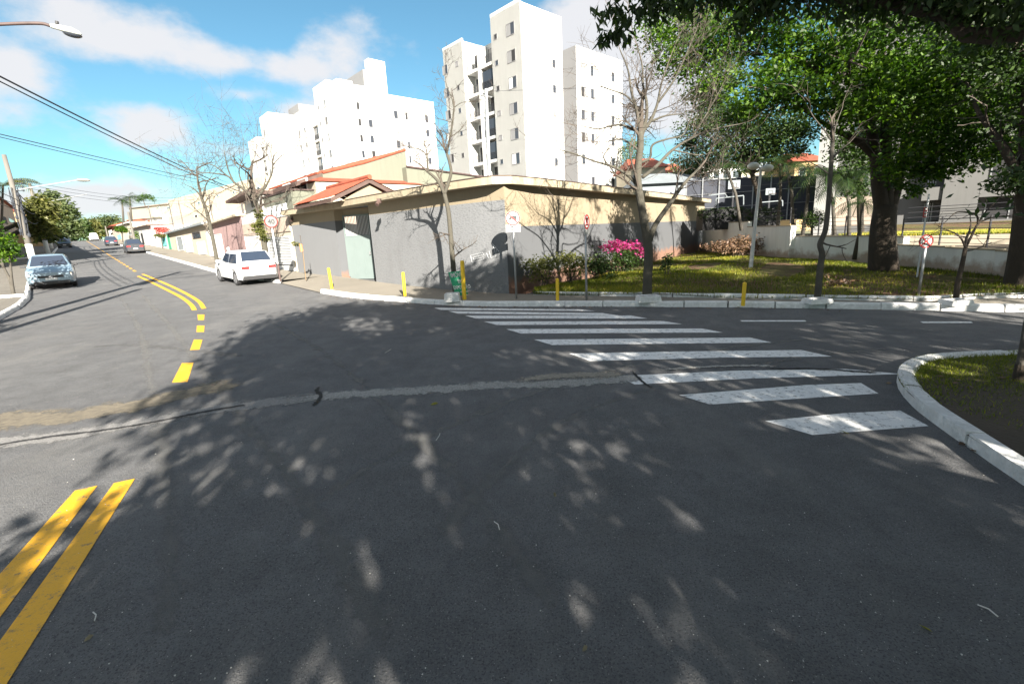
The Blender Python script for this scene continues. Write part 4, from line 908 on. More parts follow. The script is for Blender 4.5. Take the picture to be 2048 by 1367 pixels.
def disc(c,xd,yd,r,th,mat,name,parent,r_in=0,k=32,sub=None):
    nd=np.cross(xd,yd);mb=MB();ro=[c+(xd*math.cos(a*2*math.pi/k)+yd*math.sin(a*2*math.pi/k))*r for a in range(k)]
    if r_in==0: mb.prism(ro,nd*th)
    else:
        ri=[c+(xd*math.cos(a*2*math.pi/k)+yd*math.sin(a*2*math.pi/k))*r_in for a in range(k)]
        vs=ro+ri+[p+nd*th for p in ro]+[p+nd*th for p in ri]
        mb.add(vs,[f for a in range(k) for f in ((a,(a+1)%k,2*k+(a+1)%k,2*k+a),(k+a,3*k+a,3*k+(a+1)%k,k+(a+1)%k),(2*k+a,2*k+(a+1)%k,3*k+(a+1)%k,3*k+a),(a,k+a,k+(a+1)%k,(a+1)%k))])
    return mb.build(name,mat,parent)
ZD=np.array([0,0,1.])
def bar(c,xd,yd,x0,y0,x1,y1,w,off,th,mat,name,parent):
    nd=np.cross(xd,yd);a=c+xd*x0+yd*y0;b=c+xd*x1+yd*y1;t=(b-a)/np.linalg.norm(b-a);s=np.cross(nd,t)*w/2
    mb=MB();mb.prism([a-s+nd*off,b-s+nd*off,b+s+nd*off,a+s+nd*off],nd*th);return mb.build(name,mat,parent)
def signpost(px,py,label,face_az,pytop,base_dz=.13,polemat='steel',rr=.03,name='road_sign',group=None):
    b=tp(px,py,base_dz);h=topz(b,px,pytop)-b[2];t=thing(name,label,'sign',b,group)
    mb=MB();mb.tube([b-ZD*.05,b+ZD*(h*.5),b+ZD*h],rr,12);mb.build('pole',polemat,t,smooth=True)
    n=np.array([math.sin(R(face_az)),math.cos(R(face_az)),0]);xd=np.cross(ZD,n);return t,b,h,n,xd
# truck prohibition
t,b,h,n,xd=signpost(1033,597,'round no-trucks sign with a small text plate, on the pole before the grey roughcast wall',180-1,424)
pc=b+n*.04
c=up(pc,topz(b,1028,436)-b[2]);r=.205
disc(c,xd,ZD,r,.006,'signwhite','sign_face',t);disc(c+n*.007,xd,ZD,r-.004,.004,'signred','sign_ring',t,r_in=r-.036)
mb=MB()
for q in [(-.115,-.02,-.05,-.0),]: pass
def rect(mb,c,xd,n,x0,x1,z0,z1,o,th): mb.prism([c+xd*x0+ZD*z0+n*o,c+xd*x1+ZD*z0+n*o,c+xd*x1+ZD*z1+n*o,c+xd*x0+ZD*z1+n*o],n*th)
rect(mb,c,xd,n,-.02,.11,-.035,.06,.007,.003);rect(mb,c,xd,n,-.115,-.03,-.035,.0,.007,.003);rect(mb,c,xd,n,-.085,-.03,.0,.035,.007,.003)
for q in (-.08,.05,.085):
    mb.prism([c+xd*(q+.018*math.cos(a))+ZD*(-.045+.018*math.sin(a))+n*.0105 for a in np.linspace(0,2*math.pi,12,endpoint=False)],n*.002)
mb.build('lorry_symbol','ink',t);bar(c,xd,ZD,-.125,.125,.125,-.125,.03,.014,.003,'signred','red_bar',t)
c2=up(pc,topz(b,1028,456.5)-b[2]);mb=MB();rect(mb,c2,xd,n,-.2,.2,-.1,.1,0,.006);mb.build('text_plate','signwhite',t)
mb=MB()
for q in ((-.19,.19,.082,.09),(-.19,.19,-.09,-.082),(-.19,-.182,-.082,.082),(.182,.19,-.082,.082)): rect(mb,c2,xd,n,*q,.007,.002)
mb.build('plate_border','ink',t)
text('ACIMA DE\n2 EIXOS',.075,c2+n*.008+ZD*.02,xd,ZD,'ink',t,bold=.002)
# edge-on no-stopping sign
t,b,h,n,xd=signpost(1173,600,'narrow edge-on no-stopping sign on a slim grey pole behind the crosswalk',121,430)
pc=b+n*.03;c=up(pc,topz(b,1166,444)-b[2]);disc(c,xd,ZD,.19,.006,'signwhite','sign_face',t);disc(c+n*.007,xd,ZD,.187,.004,'signred','sign_ring',t,r_in=.15)
bar(c,xd,ZD,-.11,.11,.11,-.11,.028,.012,.003,'signred','red_bar',t);bar(c,xd,ZD,-.11,-.11,.11,.11,.028,.009,.0025,'signred','red_bar',t)
text('E',.26,c+n*.008-ZD*.09,xd,ZD,'ink',t,bold=.004)
c2=up(pc,topz(b,1167,462)-b[2]);mb=MB();rect(mb,c2,xd,n,-.18,.18,-.1,.1,0,.006);mb.build('text_plate','signwhite',t)
# right no-stopping sign
t,b,h,n,xd=signpost(1836,597,'round red no-stopping sign facing us before the white retaining wall',187,470,rr=.028)
top=up(b,h)
pc=b+n*.03;c=up(pc,topz(b,1852,482)-b[2]);c=c+(at(1852,482,c[1])-c)*np.array([1,0,0]);disc(c,xd,ZD,.145,.006,'signwhite','sign_face',t);disc(c+n*.007,xd,ZD,.143,.004,'signred','sign_ring',t,r_in=.118)
bar(c,xd,ZD,-.083,.083,.083,-.083,.024,.012,.003,'signred','red_bar',t);bar(c,xd,ZD,-.083,-.083,.083,.083,.024,.009,.0025,'signred','red_bar',t)
text('E',.19,c+n*.008-ZD*.066,xd,ZD,'ink',t,bold=.003)
# second pole just behind it, plate edge-on
b=at(1846,470,13.2);b[2]=.15;t=thing('road_sign','small edge-on red and white plate on a white pole rising behind the round no-stopping sign','sign',b)
tt=at(1858,388,13.2);mb=MB();mb.tube([b,tt],.022,8);mb.build('pole','lightmetal',t)
c=at(1849,425,13.15);mb=MB();mb.box(c[0]-.035,c[0]+.035,c[1]-.03,c[1]+.0,c[2]-.13,c[2]+.13);mb.build('sign_face','signred',t);mb=MB()
for k in (-.1,-.02,.06): mb.box(c[0]-.025,c[0]+.025,c[1]-.036,c[1]-.031,c[2]+k,c[2]+k+.05)
mb.build('markings','signwhite',t)
# speed sign 40
t,b,h,n,xd=signpost(561,562,'round speed limit 40 sign on a tall pale pole behind the white hatchback',150,432,polemat='lightmetal',rr=.035)
mb=MB();mb.tube([b-ZD*.03,b+ZD*.75],.042,10);mb.build('rusty_foot','rust',t)
pc=b+n*.04;c=up(pc,topz(b,543,443)-b[2]);r=.27
disc(c,xd,ZD,r,.006,'sunwhite','sign_face',t);disc(c+n*.007,xd,ZD,r-.004,.004,'sunred','sign_ring',t,r_in=r-.05)
text('40',.27,c+n*.008-ZD*.095,xd,ZD,'ink',t,bold=.006)
# green board
b=tp(919,597,.13);t=thing('notice_board','green board with white lettering leaning behind the tall yellow post','sign',b)
P1,P2,P3,P4=at(896,544,b[1]+.05),at(927,541,b[1]+.05),at(936,588,b[1]-.05),at(912,592,b[1]-.05)
xd=(P2-P1);Lx=np.linalg.norm(xd);xd/=Lx;dn=(P4-P1);Ly=np.linalg.norm(dn);dn/=Ly;nn=np.cross(xd,-dn);nn/=np.linalg.norm(nn)
mb=MB();mb.prism([P1,P2,P3,P4],-nn*.008);mb.build('board','signgreen',t)
yd=-dn
def tl(s,k,sz,xo=.5): text(s,sz,P1+dn*(Ly*k)+xd*(Lx*xo)+nn*.003,xd,yd,'white',t,bold=.004,xs=.62)
tl('IMÓVEL',.23,.19,.52);tl('EM',.48,.16,.55);tl('EXPOSIÇÃO',.72,.15,.56)
ac=P1+dn*(Ly*.85)+xd*(Lx*.62)+nn*.003;mb=MB();mb.prism([ac+xd*-.13,ac+yd*.06,ac+yd*.02,ac+xd*.12+yd*.02,ac+xd*.12-yd*.02,ac-yd*.02,ac-yd*.06],nn*.003);mb.build('arrow','white',t)
# planter collars round the street trees
def planter(px,py,w,label,lop=0,hh=.2):
    b=tp(px,py,.12);t=thing('tree_planter',label,'planter',b,'white concrete collars round the street trees');x,y,z=b
    w2=w/2;mb=MB();f=[1.12,.92,.84,.86];hs=[0,hh,hh,hh-.07];vs=[]
    for (s,z_) in ((1.08,0),(.96,hh),(.72,hh),(.68,hh-.08)):
        vs+=[(x+w2*s*a+lop*z_*.2,y+w2*.8*s*c,z+z_) for a,c in ((-1,-1),(1,-.9),(1.02,1),(-.95,1))]
    mb.add(vs,[(i*4+j,i*4+(j+1)%4,(i+1)*4+(j+1)%4,(i+1)*4+j) for i in range(3) for j in range(4)]);mb.build('collar','kerb',t,bevel=.015)
    mb=MB();s=.7;mb.add([(x+w2*s*a,y+w2*.8*s*c,z+hh-.06) for a,c in ((-1,-1),(1,-1),(1,1),(-1,1))],[(0,1,2,3)]);mb.build('soil','soil',t)
planter(905,602,.42,'small square white planter box beside the green board',hh=.24)
planter(1296,602,.55,'white collar round the trunk of the large bare tree',hh=.15);planter(1634,605,.5,'white collar below the slender trunk, middle of the right sidewalk',hh=.1);planter(1911,608,.45,'white collar round the small forked tree, farthest right',hh=.1)
# garden lamp
b=at(1500,548,17.8);b[2]=.05;t=thing('garden_lamp','pale garden lamp post with two round lamps on the lawn','lamp',b)
tt=at(1522,336,17.8);mb=MB();mb.tube([b,b+(tt-b)*.5,tt],[.075,.06,.045],12);mb.build('pole','lightmetal',t)
for px,py in ((1507,332),(1535,336)):
    c=at(px,py,17.6);mb=MB();mb.ball(c,(.2,.2,.13),14);mb.build('lamp_shade','globe',t,smooth=True);mb=MB();mb.tube([tt,c],.025,6);mb.build('arm','lightmetal',t)
# utility poles on the left
def upole(px,py,ptx,pty,label,white=1.6,rb=.19,hard=True,arm=None):
    b=tp(px,py,.1);H_=topz(b,ptx,pty)-b[2];t=thing('utility_pole',label,'utility pole',b,'concrete utility poles on the left side of the street')
    mb=MB();mb.tube([b-ZD*.1,b+ZD*H_],[rb,rb*.62],12);mb.build('shaft','concrete',t,smooth=True)
    mb=MB();mb.tube([b-ZD*.05,b+ZD*white],[rb+.012,rb*.96+.006],12);mb.build('whitewashed_foot','whitewash',t,smooth=True)
    if hard:
        mb=MB()
        for k in range(4):
            z=H_*.79-k*.22*H_/7;mb.tube([b+ZD*z,b+ZD*z+VX*.42],.025,5);mb.ball(b+ZD*z+VX*.46,.065,8)
        for k in range(10):
            z=H_*(.66-.04*k);a=k*2.1;mb.ball(b+ZD*z+np.array([math.cos(a)*.2,math.sin(a)*.2,0]),(.1,.1,.16),7)
        mb.build('insulators','wire',t)
        mb=MB()
        for k in range(9):
            a=k*.8;pts=[b+ZD*(H_*(.3+.42*i/9))+np.array([math.cos(a+i*.13),math.sin(a+i*.13),0])*(rb+.0+.07*random.random()) for i in range(10)];mb.tube(pts,.022,5)
        mb.build('cable_bundle','wire',t)
    return t,b,H_
t,b1,H1=upole(70,536,18,310,'leaning concrete pole with white foot behind the silver car, nearest in view')
e=[b1+ZD*(H1*.70)+VX*.15,b1+ZD*(H1*.735)+VX*1.2,b1+ZD*(H1*.80)+VX*3.3];mb=MB();mb.tube(catmull(e,4),.03,8);mb.build('lamp_arm','steel',t)
mb=MB();mb.ball(e[-1]+VX*.32,(.4,.4,.09),12);mb.build('lamp_head','lamp',t,smooth=True)
t,b2,H2=upole(98,513,57,366,'second concrete pole, between the silver car and the black car')
e=[b2+ZD*(H2*.72),b2+ZD*(H2*.86)+VX*4];mb=MB();mb.tube(e,.03,6);mb.build('lamp_arm','steel',t)
t,b3,H3=upole(104,497,78,398,'third concrete pole, just left of the black car')
b0=P(17.2,-3.05,dz=.1);H0=8.6
t=thing('street_lamp','grey street lamp head on a rusty curved arm at the top left corner','street lamp',b0)
mb=MB();mb.tube([b0,b0+ZD*H0],[.19,.12],12);mb.build('pole','concrete',t,smooth=True)
hd=at(102,52,12.6);he=at(163,66,12.8)
mb=MB();mb.tube(catmull([b0+ZD*(hd[2]-1.0),hd+(b0+ZD*(hd[2]-b0[2])-hd)*np.array([.4,.4,0])-ZD*.22,hd+(b0-hd)*np.array([.08,.08,0])+ZD*.01,hd],6),.035,10);mb.build('arm','rust',t,smooth=True)
dd=(he-hd);Lh=np.linalg.norm(dd);dd/=Lh;sd=np.cross(dd,ZD);sd/=np.linalg.norm(sd);ud=np.cross(sd,dd)
def head(t):
    mb=MB();sec=[(0,.055,.05,.0),(.25,.07,.06,.0),(.45,.11,.07,-.01),(.7,.13,.08,-.015),(.93,.09,.05,-.03),(1,.02,.015,-.04)];k=12;vs=[]
    for (s,w,hh,o) in sec: vs+=[hd+dd*Lh*s+sd*w*math.cos(a*2*math.pi/k)+ud*(hh*math.sin(a*2*math.pi/k)+o) for a in range(k)]
    mb.add(vs,[(i*k+j,i*k+(j+1)%k,(i+1)*k+(j+1)%k,(i+1)*k+j) for i in range(5) for j in range(k)]+[tuple(range(k))]);mb.build('lamp_housing','lamp',t,smooth=True)
    mb=MB();c=hd+dd*Lh*.7-ud*.075;q=[]
    for i in range(7):
        for j in range(12): a=j*math.pi/6;r_=math.cos(i/6*math.pi/2);q.append(c+dd*r_*.19*math.cos(a)+sd*r_*.11*math.sin(a)-ud*.075*math.sin(i/6*math.pi/2))
    mb.add(q,[(i*12+j,i*12+(j+1)%12,(i+1)*12+(j+1)%12,(i+1)*12+j) for i in range(6) for j in range(12)]);mb.build('lamp_bowl','glass',t,smooth=True)
    mb=MB();c=hd+dd*Lh*.2+ud*.07;mb.tube([c,c+ud*.06],.035,10);mb.build('photocell','plastic',t)
head(t)
mb=MB();q=b0+ZD*6.1-UX*.45;mb.tube([q-ZD*.45,q+ZD*.45],.3,14)
mb.build('transformer','steel',t)
mb=MB();mb.tube([b0+ZD*7.6-VX*1.2,b0+ZD*7.6+VX*1.2],.05,6);mb.build('cross_arm','concrete',t)
b=np.array([-10.2,3.0,.1]);t=thing('utility_pole','concrete pole outside the left edge of the view','utility pole',b);mb=MB();mb.tube([b,b+ZD*8.5],[.17,.11],10);mb.build('shaft','concrete',t)
# wires
def wire(a,b,sag,r=.014,n=24): 
    a=np.array(a);b=np.array(b);pts=[a+(b-a)*i/n-ZD*sag*4*(i/n)*(1-i/n) for i in range(n+1)];mb=MB();mb.tube(pts,r,5);return mb
WG='overhead wires'
def addwire(mb,label): o=mb.build('overhead_wire','wire');tag(o,label,'wire',WG)
Z2=b2[2]
addwire(wire(b0+ZD*7.45,at(492,388,40),.25,.028),'thick overhead cable sweeping from the upper left down to the bare tree')
addwire(wire(b0+ZD*7.32,at(490,392,40),.28,.02),'thin cable running just below the thick one from the upper left')
addwire(wire(at(-120,240,13),at(560,392,42),.1,.013),'faint upper wire of the pair crossing the sky at left')
addwire(wire(at(-120,245,13),at(480,382,42),.1,.011),'faint lower wire of the pair crossing the sky at left')
for k in range(3): addwire(wire(b1+ZD*(H1*.79-k*.22*H1/7)+VX*.46,at(392,392+6*k,58),.6,.012),['topmost','middle','lowest'][k]+' service wire from the leaning pole across the street')
for k in range(3): addwire(wire(b1+ZD*(H1*(.62-.05*k)),b0+ZD*(6.0-.35*k)-VX*.3,.35,.02),['highest','middle','lowest'][k]+' cable leaving the leaning pole toward the left edge')
for k in range(3):
    addwire(wire(b1+ZD*(H1*(.74-.12*k)),b2+ZD*(H2*(.74-.12*k)),.5,.03),['highest','middle','lowest'][k]+' cable between the leaning pole and the second pole')
    addwire(wire(b2+ZD*(H2*(.74-.12*k)),b3+ZD*(H3*(.74-.12*k)),.5,.035),['highest','middle','lowest'][k]+' cable between the second and third poles')
addwire(wire(at(968,183,30),at(2200,128,13),.05,.009,30),'pale thin wire crossing before the nearest tower and into the trees')
addwire(wire(at(1200,225,24),at(2200,120,12),.35,.009,30),'thin wire running through the dark foliage at right')
addwire(wire(at(1480,372,26),at(2300,170,9),.4,.009,30),'lower thin wire rising to the right edge through the foliage')
b=at(975,340,46);b[2]=1.5;t=thing('wire_pole','slender grey wire pole before the balconies of the nearest tower','utility pole',b);tt=at(972,178,46);mb=MB();mb.tube([b,tt],[.22,.16],10);mb.build('shaft','steel',t);mb=MB();mb.tube([tt-VX*.6-ZD*.6,tt+VX*.6-ZD*.6],.08,6);mb.build('cross_arm','steel',t)
# slim masts and poles among the houses, right side
for i,(bx,by,tx,ty,v,lb) in enumerate([(487,429,472,367,9.5,'dark slim mast standing above the balcony house roof'),(369,463,355,402,9.2,'slim dark mast nearest the carport house, left of the small bare tree'),(349,462,340,404,9.6,'slim pale mast left of the dark mast by the carport house'),(428,450,419,388,9.4,'thin mast beside the small bare tree'),(307,460,299,409,9.2,'thin pole rising behind the red flowering bush')]):
    u,z=pv(bx,by,v);u2,z2=pv(tx,ty,v);b=P(u,v,z-.3);t=thing('mast',lb,'mast',b,'slim masts among the houses');mb=MB();mb.tube([b,P(u,v,z2)],[.07,.05],6);mb.build('shaft','darkmetal' if i%2==0 else 'concrete',t)
    mb=MB();mb.tube([P(u-.35,v,z2-.3),P(u+.35,v,z2-.3)],.04,5);mb.build('cross_arm','steel',t)
for i,(bx,by,tx,ty,lb) in enumerate([(188,481,181,460,'short pale pole at the crest of the street'),(240,470,233,424,'tall pale pole beyond the clipped round tree'),(215,480,211,452,'pole beside the white van')]):
    g=tp(bx,by+2);v=7.0 if i else -2.6;u=170 if i!=1 else 95;b=P(u,v);z2=topz(b,tx,ty);
    t=thing('utility_pole',lb,'utility pole',b);mb=MB();mb.tube([b,np.array([b[0],b[1],z2])],[.2,.14],8);mb.build('shaft','concrete',t)
MAT['pierwall']=M('pier_render',(.3,.3,.29),.85,.12,.8,streak=.3)
# ============================================================ GARDEN AT THE RIGHT
Eend=at(1408,441,34.5)
RB=[at(1410,497,33.0),at(1500,508,25.2),at(1587,518,21.0),at(1650,520,19.2),at(1755,528,17.0),at(1800,533,16.1),at(1900,545,14.0),at(2000,557,12.3),at(2110,566,10.9)]
def lawn():
    front=[P0(1066,588,.16),P0(1180,590,.16),P0(1300,592,.16),P0(1500,595,.16),P0(1800,600,.16),P0(1900,598,.16),P0(2048,594,.16),P0(2048,594)+d*4,P0(2048,594)+d*9]
    front=catmull(front,6)
    kerb_stones([p for p in front],step=1.0,w=.12,h=.24)
    back=[P0(1066,588,.16)+np.array([.2,.6,0]),Eend*.5+P0(1018,587)*.5,Eend,RB[1],RB[2],RB[3],RB[4],RB[5],RB[6],RB[7],RB[8],RB[8]+np.array([4,-3.,0])]
    def res(p,k):
        L=[0]
        for x,y in zip(p[:-1],p[1:]): L.append(L[-1]+np.linalg.norm((y-x)[:2]))
        return [np.array([np.interp(L[-1]*i/k,L,[q[c] for q in p]) for c in range(3)]) for i in range(k+1)]
    # correspondence by image column: sweep
    A_=res(front,70);B_=res(back,70)
    def S(a,b):
        i=a*70;j=min(69,int(i));f=i-j;x=A_[j]*(1-f)+A_[j+1]*f;y=B_[j]*(1-f)+B_[j+1]*f;p=x+(y-x)*b
        z=.20+.05*math.sin(p[0]*1.3)*math.sin(p[1]*.9)+(.14*math.sin(b*math.pi))-.10*b
        return np.array([p[0],p[1],z])
    mb=MB();mb.grid(lambda a,b:S(a,b),140,24);struct(mb,'lawn','grass_base')
    # blades
    n=70000;a=RNG.random(n);b=RNG.random(n)**1.25
    v=np.empty((n,3,3));T=np.empty(n,np.float32)
    for i in range(n):
        if math.sin(a[i]*31+math.sin(b[i]*9)*2)+math.sin(b[i]*7+a[i]*13)>1.15 or (b[i]>.86 and RNG.random()<.7): b[i]*=.6
        p=S(a[i],b[i]);h=.05+.05*RNG.random();an=RNG.random()*6.28;w=.008+.008*b[i];l=RNG.normal(size=2)*.03
        v[i,0]=p+(math.cos(an)*w,math.sin(an)*w,-.01);v[i,1]=p+(-math.cos(an)*w,-math.sin(an)*w,-.01);v[i,2]=p+(l[0],l[1],h);T[i]=min(1,max(0,.45*math.sin(p[0]*.9+math.sin(p[1]*1.3)*2)*.6+.35+RNG.normal()*.22))
    me=bpy.data.meshes.new('grass');me.vertices.add(3*n);me.vertices.foreach_set('co',v.ravel());me.loops.add(3*n);me.loops.foreach_set('vertex_index',np.arange(3*n));me.polygons.add(n);me.polygons.foreach_set('loop_start',np.arange(0,3*n,3));me.polygons.foreach_set('loop_total',np.full(n,3))
    at_=me.attributes.new('tint','FLOAT','FACE');at_.data.foreach_set('value',T);me.materials.append(MAT['L_grass']);me.update(calc_edges=True)
    o=bpy.data.objects.new('grass',me);COL.objects.link(o);o['kind']='stuff'
lawn()
def islgrass():
    n=16000;v=[];T=[]
    c=np.array([8.2,4.6]);k=0
    poly=np.array([p[:2] for p in inn])
    def inside(x,y):
        j=len(poly)-1;r_=False
        for i in range(len(poly)):
            if (poly[i,1]>y)!=(poly[j,1]>y) and x<(poly[j,0]-poly[i,0])*(y-poly[i,1])/(poly[j,1]-poly[i,1])+poly[i,0]: r_=not r_
            j=i
        return r_
    while k<n:
        x=4.3+RNG.random()*5.5;y=2.2+RNG.random()*3.9
        if y<4.6+.5*math.sin(x*1.7)+RNG.normal()*.35 and RNG.random()<.9: continue
        if not inside(x,y): continue
        h=.02+.03*RNG.random();an=RNG.random()*6.28;w=.005;l=RNG.normal(size=2)*.02;z=.105
        v+=[(x+math.cos(an)*w,y+math.sin(an)*w,z),(x-math.cos(an)*w,y-math.sin(an)*w,z),(x+l[0],y+l[1],z+h)];T.append(RNG.random()*.7);k+=1
    me=bpy.data.meshes.new('grass');me.from_pydata(v,[],[(3*i,3*i+1,3*i+2) for i in range(n)]);at_=me.attributes.new('tint','FLOAT','FACE');at_.data.foreach_set('value',np.array(T,np.float32));me.materials.append(MAT['L_grass'])
    o=bpy.data.objects.new('grass',me);COL.objects.link(o);o['kind']='stuff'
islgrass()
def retaining():
    t=thing('retaining_wall','long off-white garden wall stepping down to the right behind the lawn','wall',RB[3])
    tops=[(0,1,1.97),(1,2,1.70),(2,3,1.24),(3,4,1.24),(4,5,1.22),(5,6,.96),(6,7,.94),(7,8,.92)]
    for i,j,z in tops:
        a,b=RB[i],RB[j];tt=(b-a);tt[2]=0;tt/=np.linalg.norm(tt);nn=np.array([-tt[1],tt[0],0])
        if nn[1]<0: nn=-nn
        mb=MB();q=[a,b,b+nn*.22,a+nn*.22];mb.hexa([V3(x,-.2) for x in q]+[V3(x,z) for x in q]);mb.build('wall_panel','wwall',t)
        mb=MB();q=[a-nn*.02,b-nn*.02,b+nn*.24,a+nn*.24];mb.hexa([V3(x,z+.002) for x in q]+[V3(x,z+.035) for x in q]);mb.build('coping','fascia',t)
    return t
retaining()
def railing(i0,i1,z,h,label,n=14,wires=5):
    a,b=RB[i0],RB[i1];t=thing('railing',label,'railing',V3((a+b)/2,z));off=np.array([.05,.15,0])
    for k in range(4):
        p=a+(b-a)*(k/3)*.96+off;mb=MB();mb.tube([V3(p,z),V3(p,z+h)],.025,6);mb.build('post','darkmetal',t)
    mb=MB()
    for k in range(wires): zz=z+h*(k+.6)/wires;mb.tube([V3(a+off,zz),V3(b+off,zz)],.008,4)
    mb.build('rail_wires','darkmetal',t)
railing(2,4,1.27,.75,'dark wire railing on the middle step of the garden wall')
railing(5,8,.99,.85,'dark wire railing on the lowest step of the garden wall, right of the big trunk',wires=6)
railing(0,2,1.8,.7,'dark wire railing before the clipped hedge, left end of the garden wall',wires=3)
# garden ground behind the wall, low inner wall and upper lawn
mb=MB();mb.add([V3(p,.75) for p in RB]+[V3(p*np.array([1.9,2.1,1]),.75) for p in RB],[(i,i+1,10+i,9+i) for i in range(8)]);struct(mb,'garden_ground','soil')
a,b=at(1790,470,19),at(2150,470,15.5)
t=thing('inner_wall','sunlit pale yellow low wall with a grass strip above, at the far right','wall',V3((a+b)/2,.7));mb=MB();mb.prism([V3(a,.3),V3(b,.3),V3(b,1.12),V3(a,1.12)],(0.05,.2,0));mb.build('wall_panel','beige',t)
mb=MB();mb.add([V3(a+np.array([0,.22,0]),1.1),V3(b+np.array([0,.22,0]),1.1),V3(b*1.7,1.35),V3(a*1.6,1.35)],[(0,1,2,3)]);struct(mb,'upper_lawn','grass_base')
mb_=[]
def strip_grass(a,b,z,dep,n,name='grass'):
    v=[];T=[]
    for i in range(n):
        s=RNG.random();p=a+(b-a)*s+np.array([0,RNG.random()*dep,0]);h=.1+.1*RNG.random();w=.02;l=RNG.normal(size=2)*.05
        v+=[(p[0]-w,p[1],z),(p[0]+w,p[1],z),(p[0]+l[0],p[1]+l[1],z+h)];T.append(.3+.7*RNG.random())
    me=bpy.data.meshes.new(name);me.from_pydata(v,[],[(3*i,3*i+1,3*i+2) for i in range(n)]);at_=me.attributes.new('tint','FLOAT','FACE');at_.data.foreach_set('value',np.array(T,np.float32));me.materials.append(MAT['L_grass'])
    o=bpy.data.objects.new(name,me);COL.objects.link(o);o['kind']='stuff'
strip_grass(a+np.array([0,.3,0]),b+np.array([0,.3,0]),1.1,3.,9000)
# apartment block behind the trees
BA,BB=at(1640,440,34),at(2200,440,25.5)
def block():
    t=thing('apartment_block','shaded pale apartment block with dark ground floor openings behind the big trees','building',V3((BA+BB)/2,1))
    e=BB-BA;e[2]=0;Lb=np.linalg.norm(e);e/=Lb;nn=np.array([e[1],-e[0],0])  # toward camera
    def sz(px,py):
        r=ray(px,py);A2=np.array([[r[0],-e[0]],[r[1],-e[1]]]);s=np.linalg.solve(A2,BA[:2]-O[:2]);return s[1],CAMH+r[2]*s[0]
    def bx(s0,s1,z0,z1,o0,o1,mat,name,par=t):
        q=[BA+e*s0+nn*o0,BA+e*s1+nn*o0,BA+e*s1+nn*o1,BA+e*s0+nn*o1];mb=MB();mb.hexa([V3(x,z0) for x in q]+[V3(x,z1) for x in q]);return mb.build(name,mat,par)
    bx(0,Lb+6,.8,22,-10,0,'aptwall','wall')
    def R_(px0,py0,px1,py1): s0,z1=sz(px0,py0);s1,z0=sz(px1,py1);return s0,s1,z0,z1
    s0,s1,z0,z1=R_(1636,352,1664,440);bx(s0,s1,.8,z1+3,0,.5,'pierwall','pier')
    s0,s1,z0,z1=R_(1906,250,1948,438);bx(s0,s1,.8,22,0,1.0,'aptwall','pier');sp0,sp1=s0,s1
    s2,s3,z0,z1=R_(1848,366,2100,386)
    for k in range(6):
        zb=z0+k*2.9
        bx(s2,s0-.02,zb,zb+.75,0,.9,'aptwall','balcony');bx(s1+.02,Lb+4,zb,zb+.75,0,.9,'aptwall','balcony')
        for (a_,b_) in ((s2+.2,s0-.4),(s1+.4,s1+3.4),(s1+4.2,s1+7.5)):
            f=bx(a_,b_,zb-2.05 if k==0 else zb-2.1,zb-.1,-.02,.02,'dark','window');
            w_=(b_-a_)
            for q in range(4): bx(a_+w_*q/3-.03,a_+w_*q/3+.03,zb-2.0,zb-.15,.022,.05,'steel','frame',f)
    s4,s5,zc,zd=R_(1672,395,1742,450);bx(s4,s5,zc,zd,.003,.03,'tan','panel')
    for k in range(6):
        a_,b_=sz(1690,400)[0],sz(1730,400)[0];f=bx(a_,b_,zd+.4+k*2.9,zd+1.7+k*2.9,-.02,.02,'glass','window')
    for (px0,px1) in ((1813,1845),):
        s6,s7,z6,z7=R_(px0,418,px1,446)
        for q in range(8): pass
    # ground floor railing
    s6,_,_,_=R_(1818,428,1850,446);z6=sz(1830,446)[1]
    mb=MB()
    for q in range(3): 
        zz=z6+.35+q*.3;p,q2=BA+e*s6+nn*1.2,BA+e*(s6+5)+nn*1.2;mb.tube([V3(p,zz),V3(q2,zz)],.02,4)
    mb.build('railing','darkmetal',t)
    bx(s6-1,Lb+4,.9,sz(1850,444)[1],0,1.6,'aptwall','plinth')
block()
# sports court behind
def pl(px,py,dd): return at(px,py,dd)
def panelY(px0,px1,pyt,pyb,dd,th,mat,name,label,cat,pytr=None,parts=True,dr=None):
    dr=dr or dd
    a,b=at(px0,pyb,dd),at(px1,pyb,dr);zt0=at(px0,pyt,dd)[2];zt1=at(px1,pytr or pyt,dr)[2]
    zb=min(a[2],b[2]);t=thing(name,label,cat,V3((a+b)/2,zb));mb=MB();mb.prism([V3(a,zb),V3(b,zb),V3(b,zt1),V3(a,zt0)],(0,th,0));mb.build('panel',mat,t);return t,a,b,zb,zt0,zt1
t,a,b,zb,z0,z1=panelY(1370,1646,360,436,44,.06,'net','court_fence','tall dark netting round the sports court','fence',pytr=350,dr=40)
for k in range(9):
    p=a+(b-a)*k/8;mb=MB();mb.tube([V3(p,zb)-np.array([0,.08,0]),V3(p,z0+(z1-z0)*k/8+.1)-np.array([0,.08,0])],.06,6);mb.build('post','steel',t)
for k in range(3):
    zz=zb+(z0-zb)*(.35+.3*k);mb=MB();mb.tube([V3(a,zz)-np.array([0,.1,0]),V3(b,zz)-np.array([0,.1,0])],.025,4);mb.build('rail','steel',t)
def goal(pts,label,dd=32):
    q=[at(*p,dd) for p in pts];t=thing('goal_frame',label,'goal frame',V3(q[0],2));
    for i in range(len(q)-1): mb=MB();mb.tube([q[i],q[i+1]],.035,6);mb.build('bar','roofgrey',t)
goal([(1431,412),(1432,397),(1487,391),(1487,410)],'white goal frame at the left of the court');goal([(1519,405),(1565,401),(1565,412)],'white goal frame at the right of the court, below the smaller backboard')
goal([(1417,391),(1450,387),(1455,395)],'white bent bar beyond the left goal frame',36)
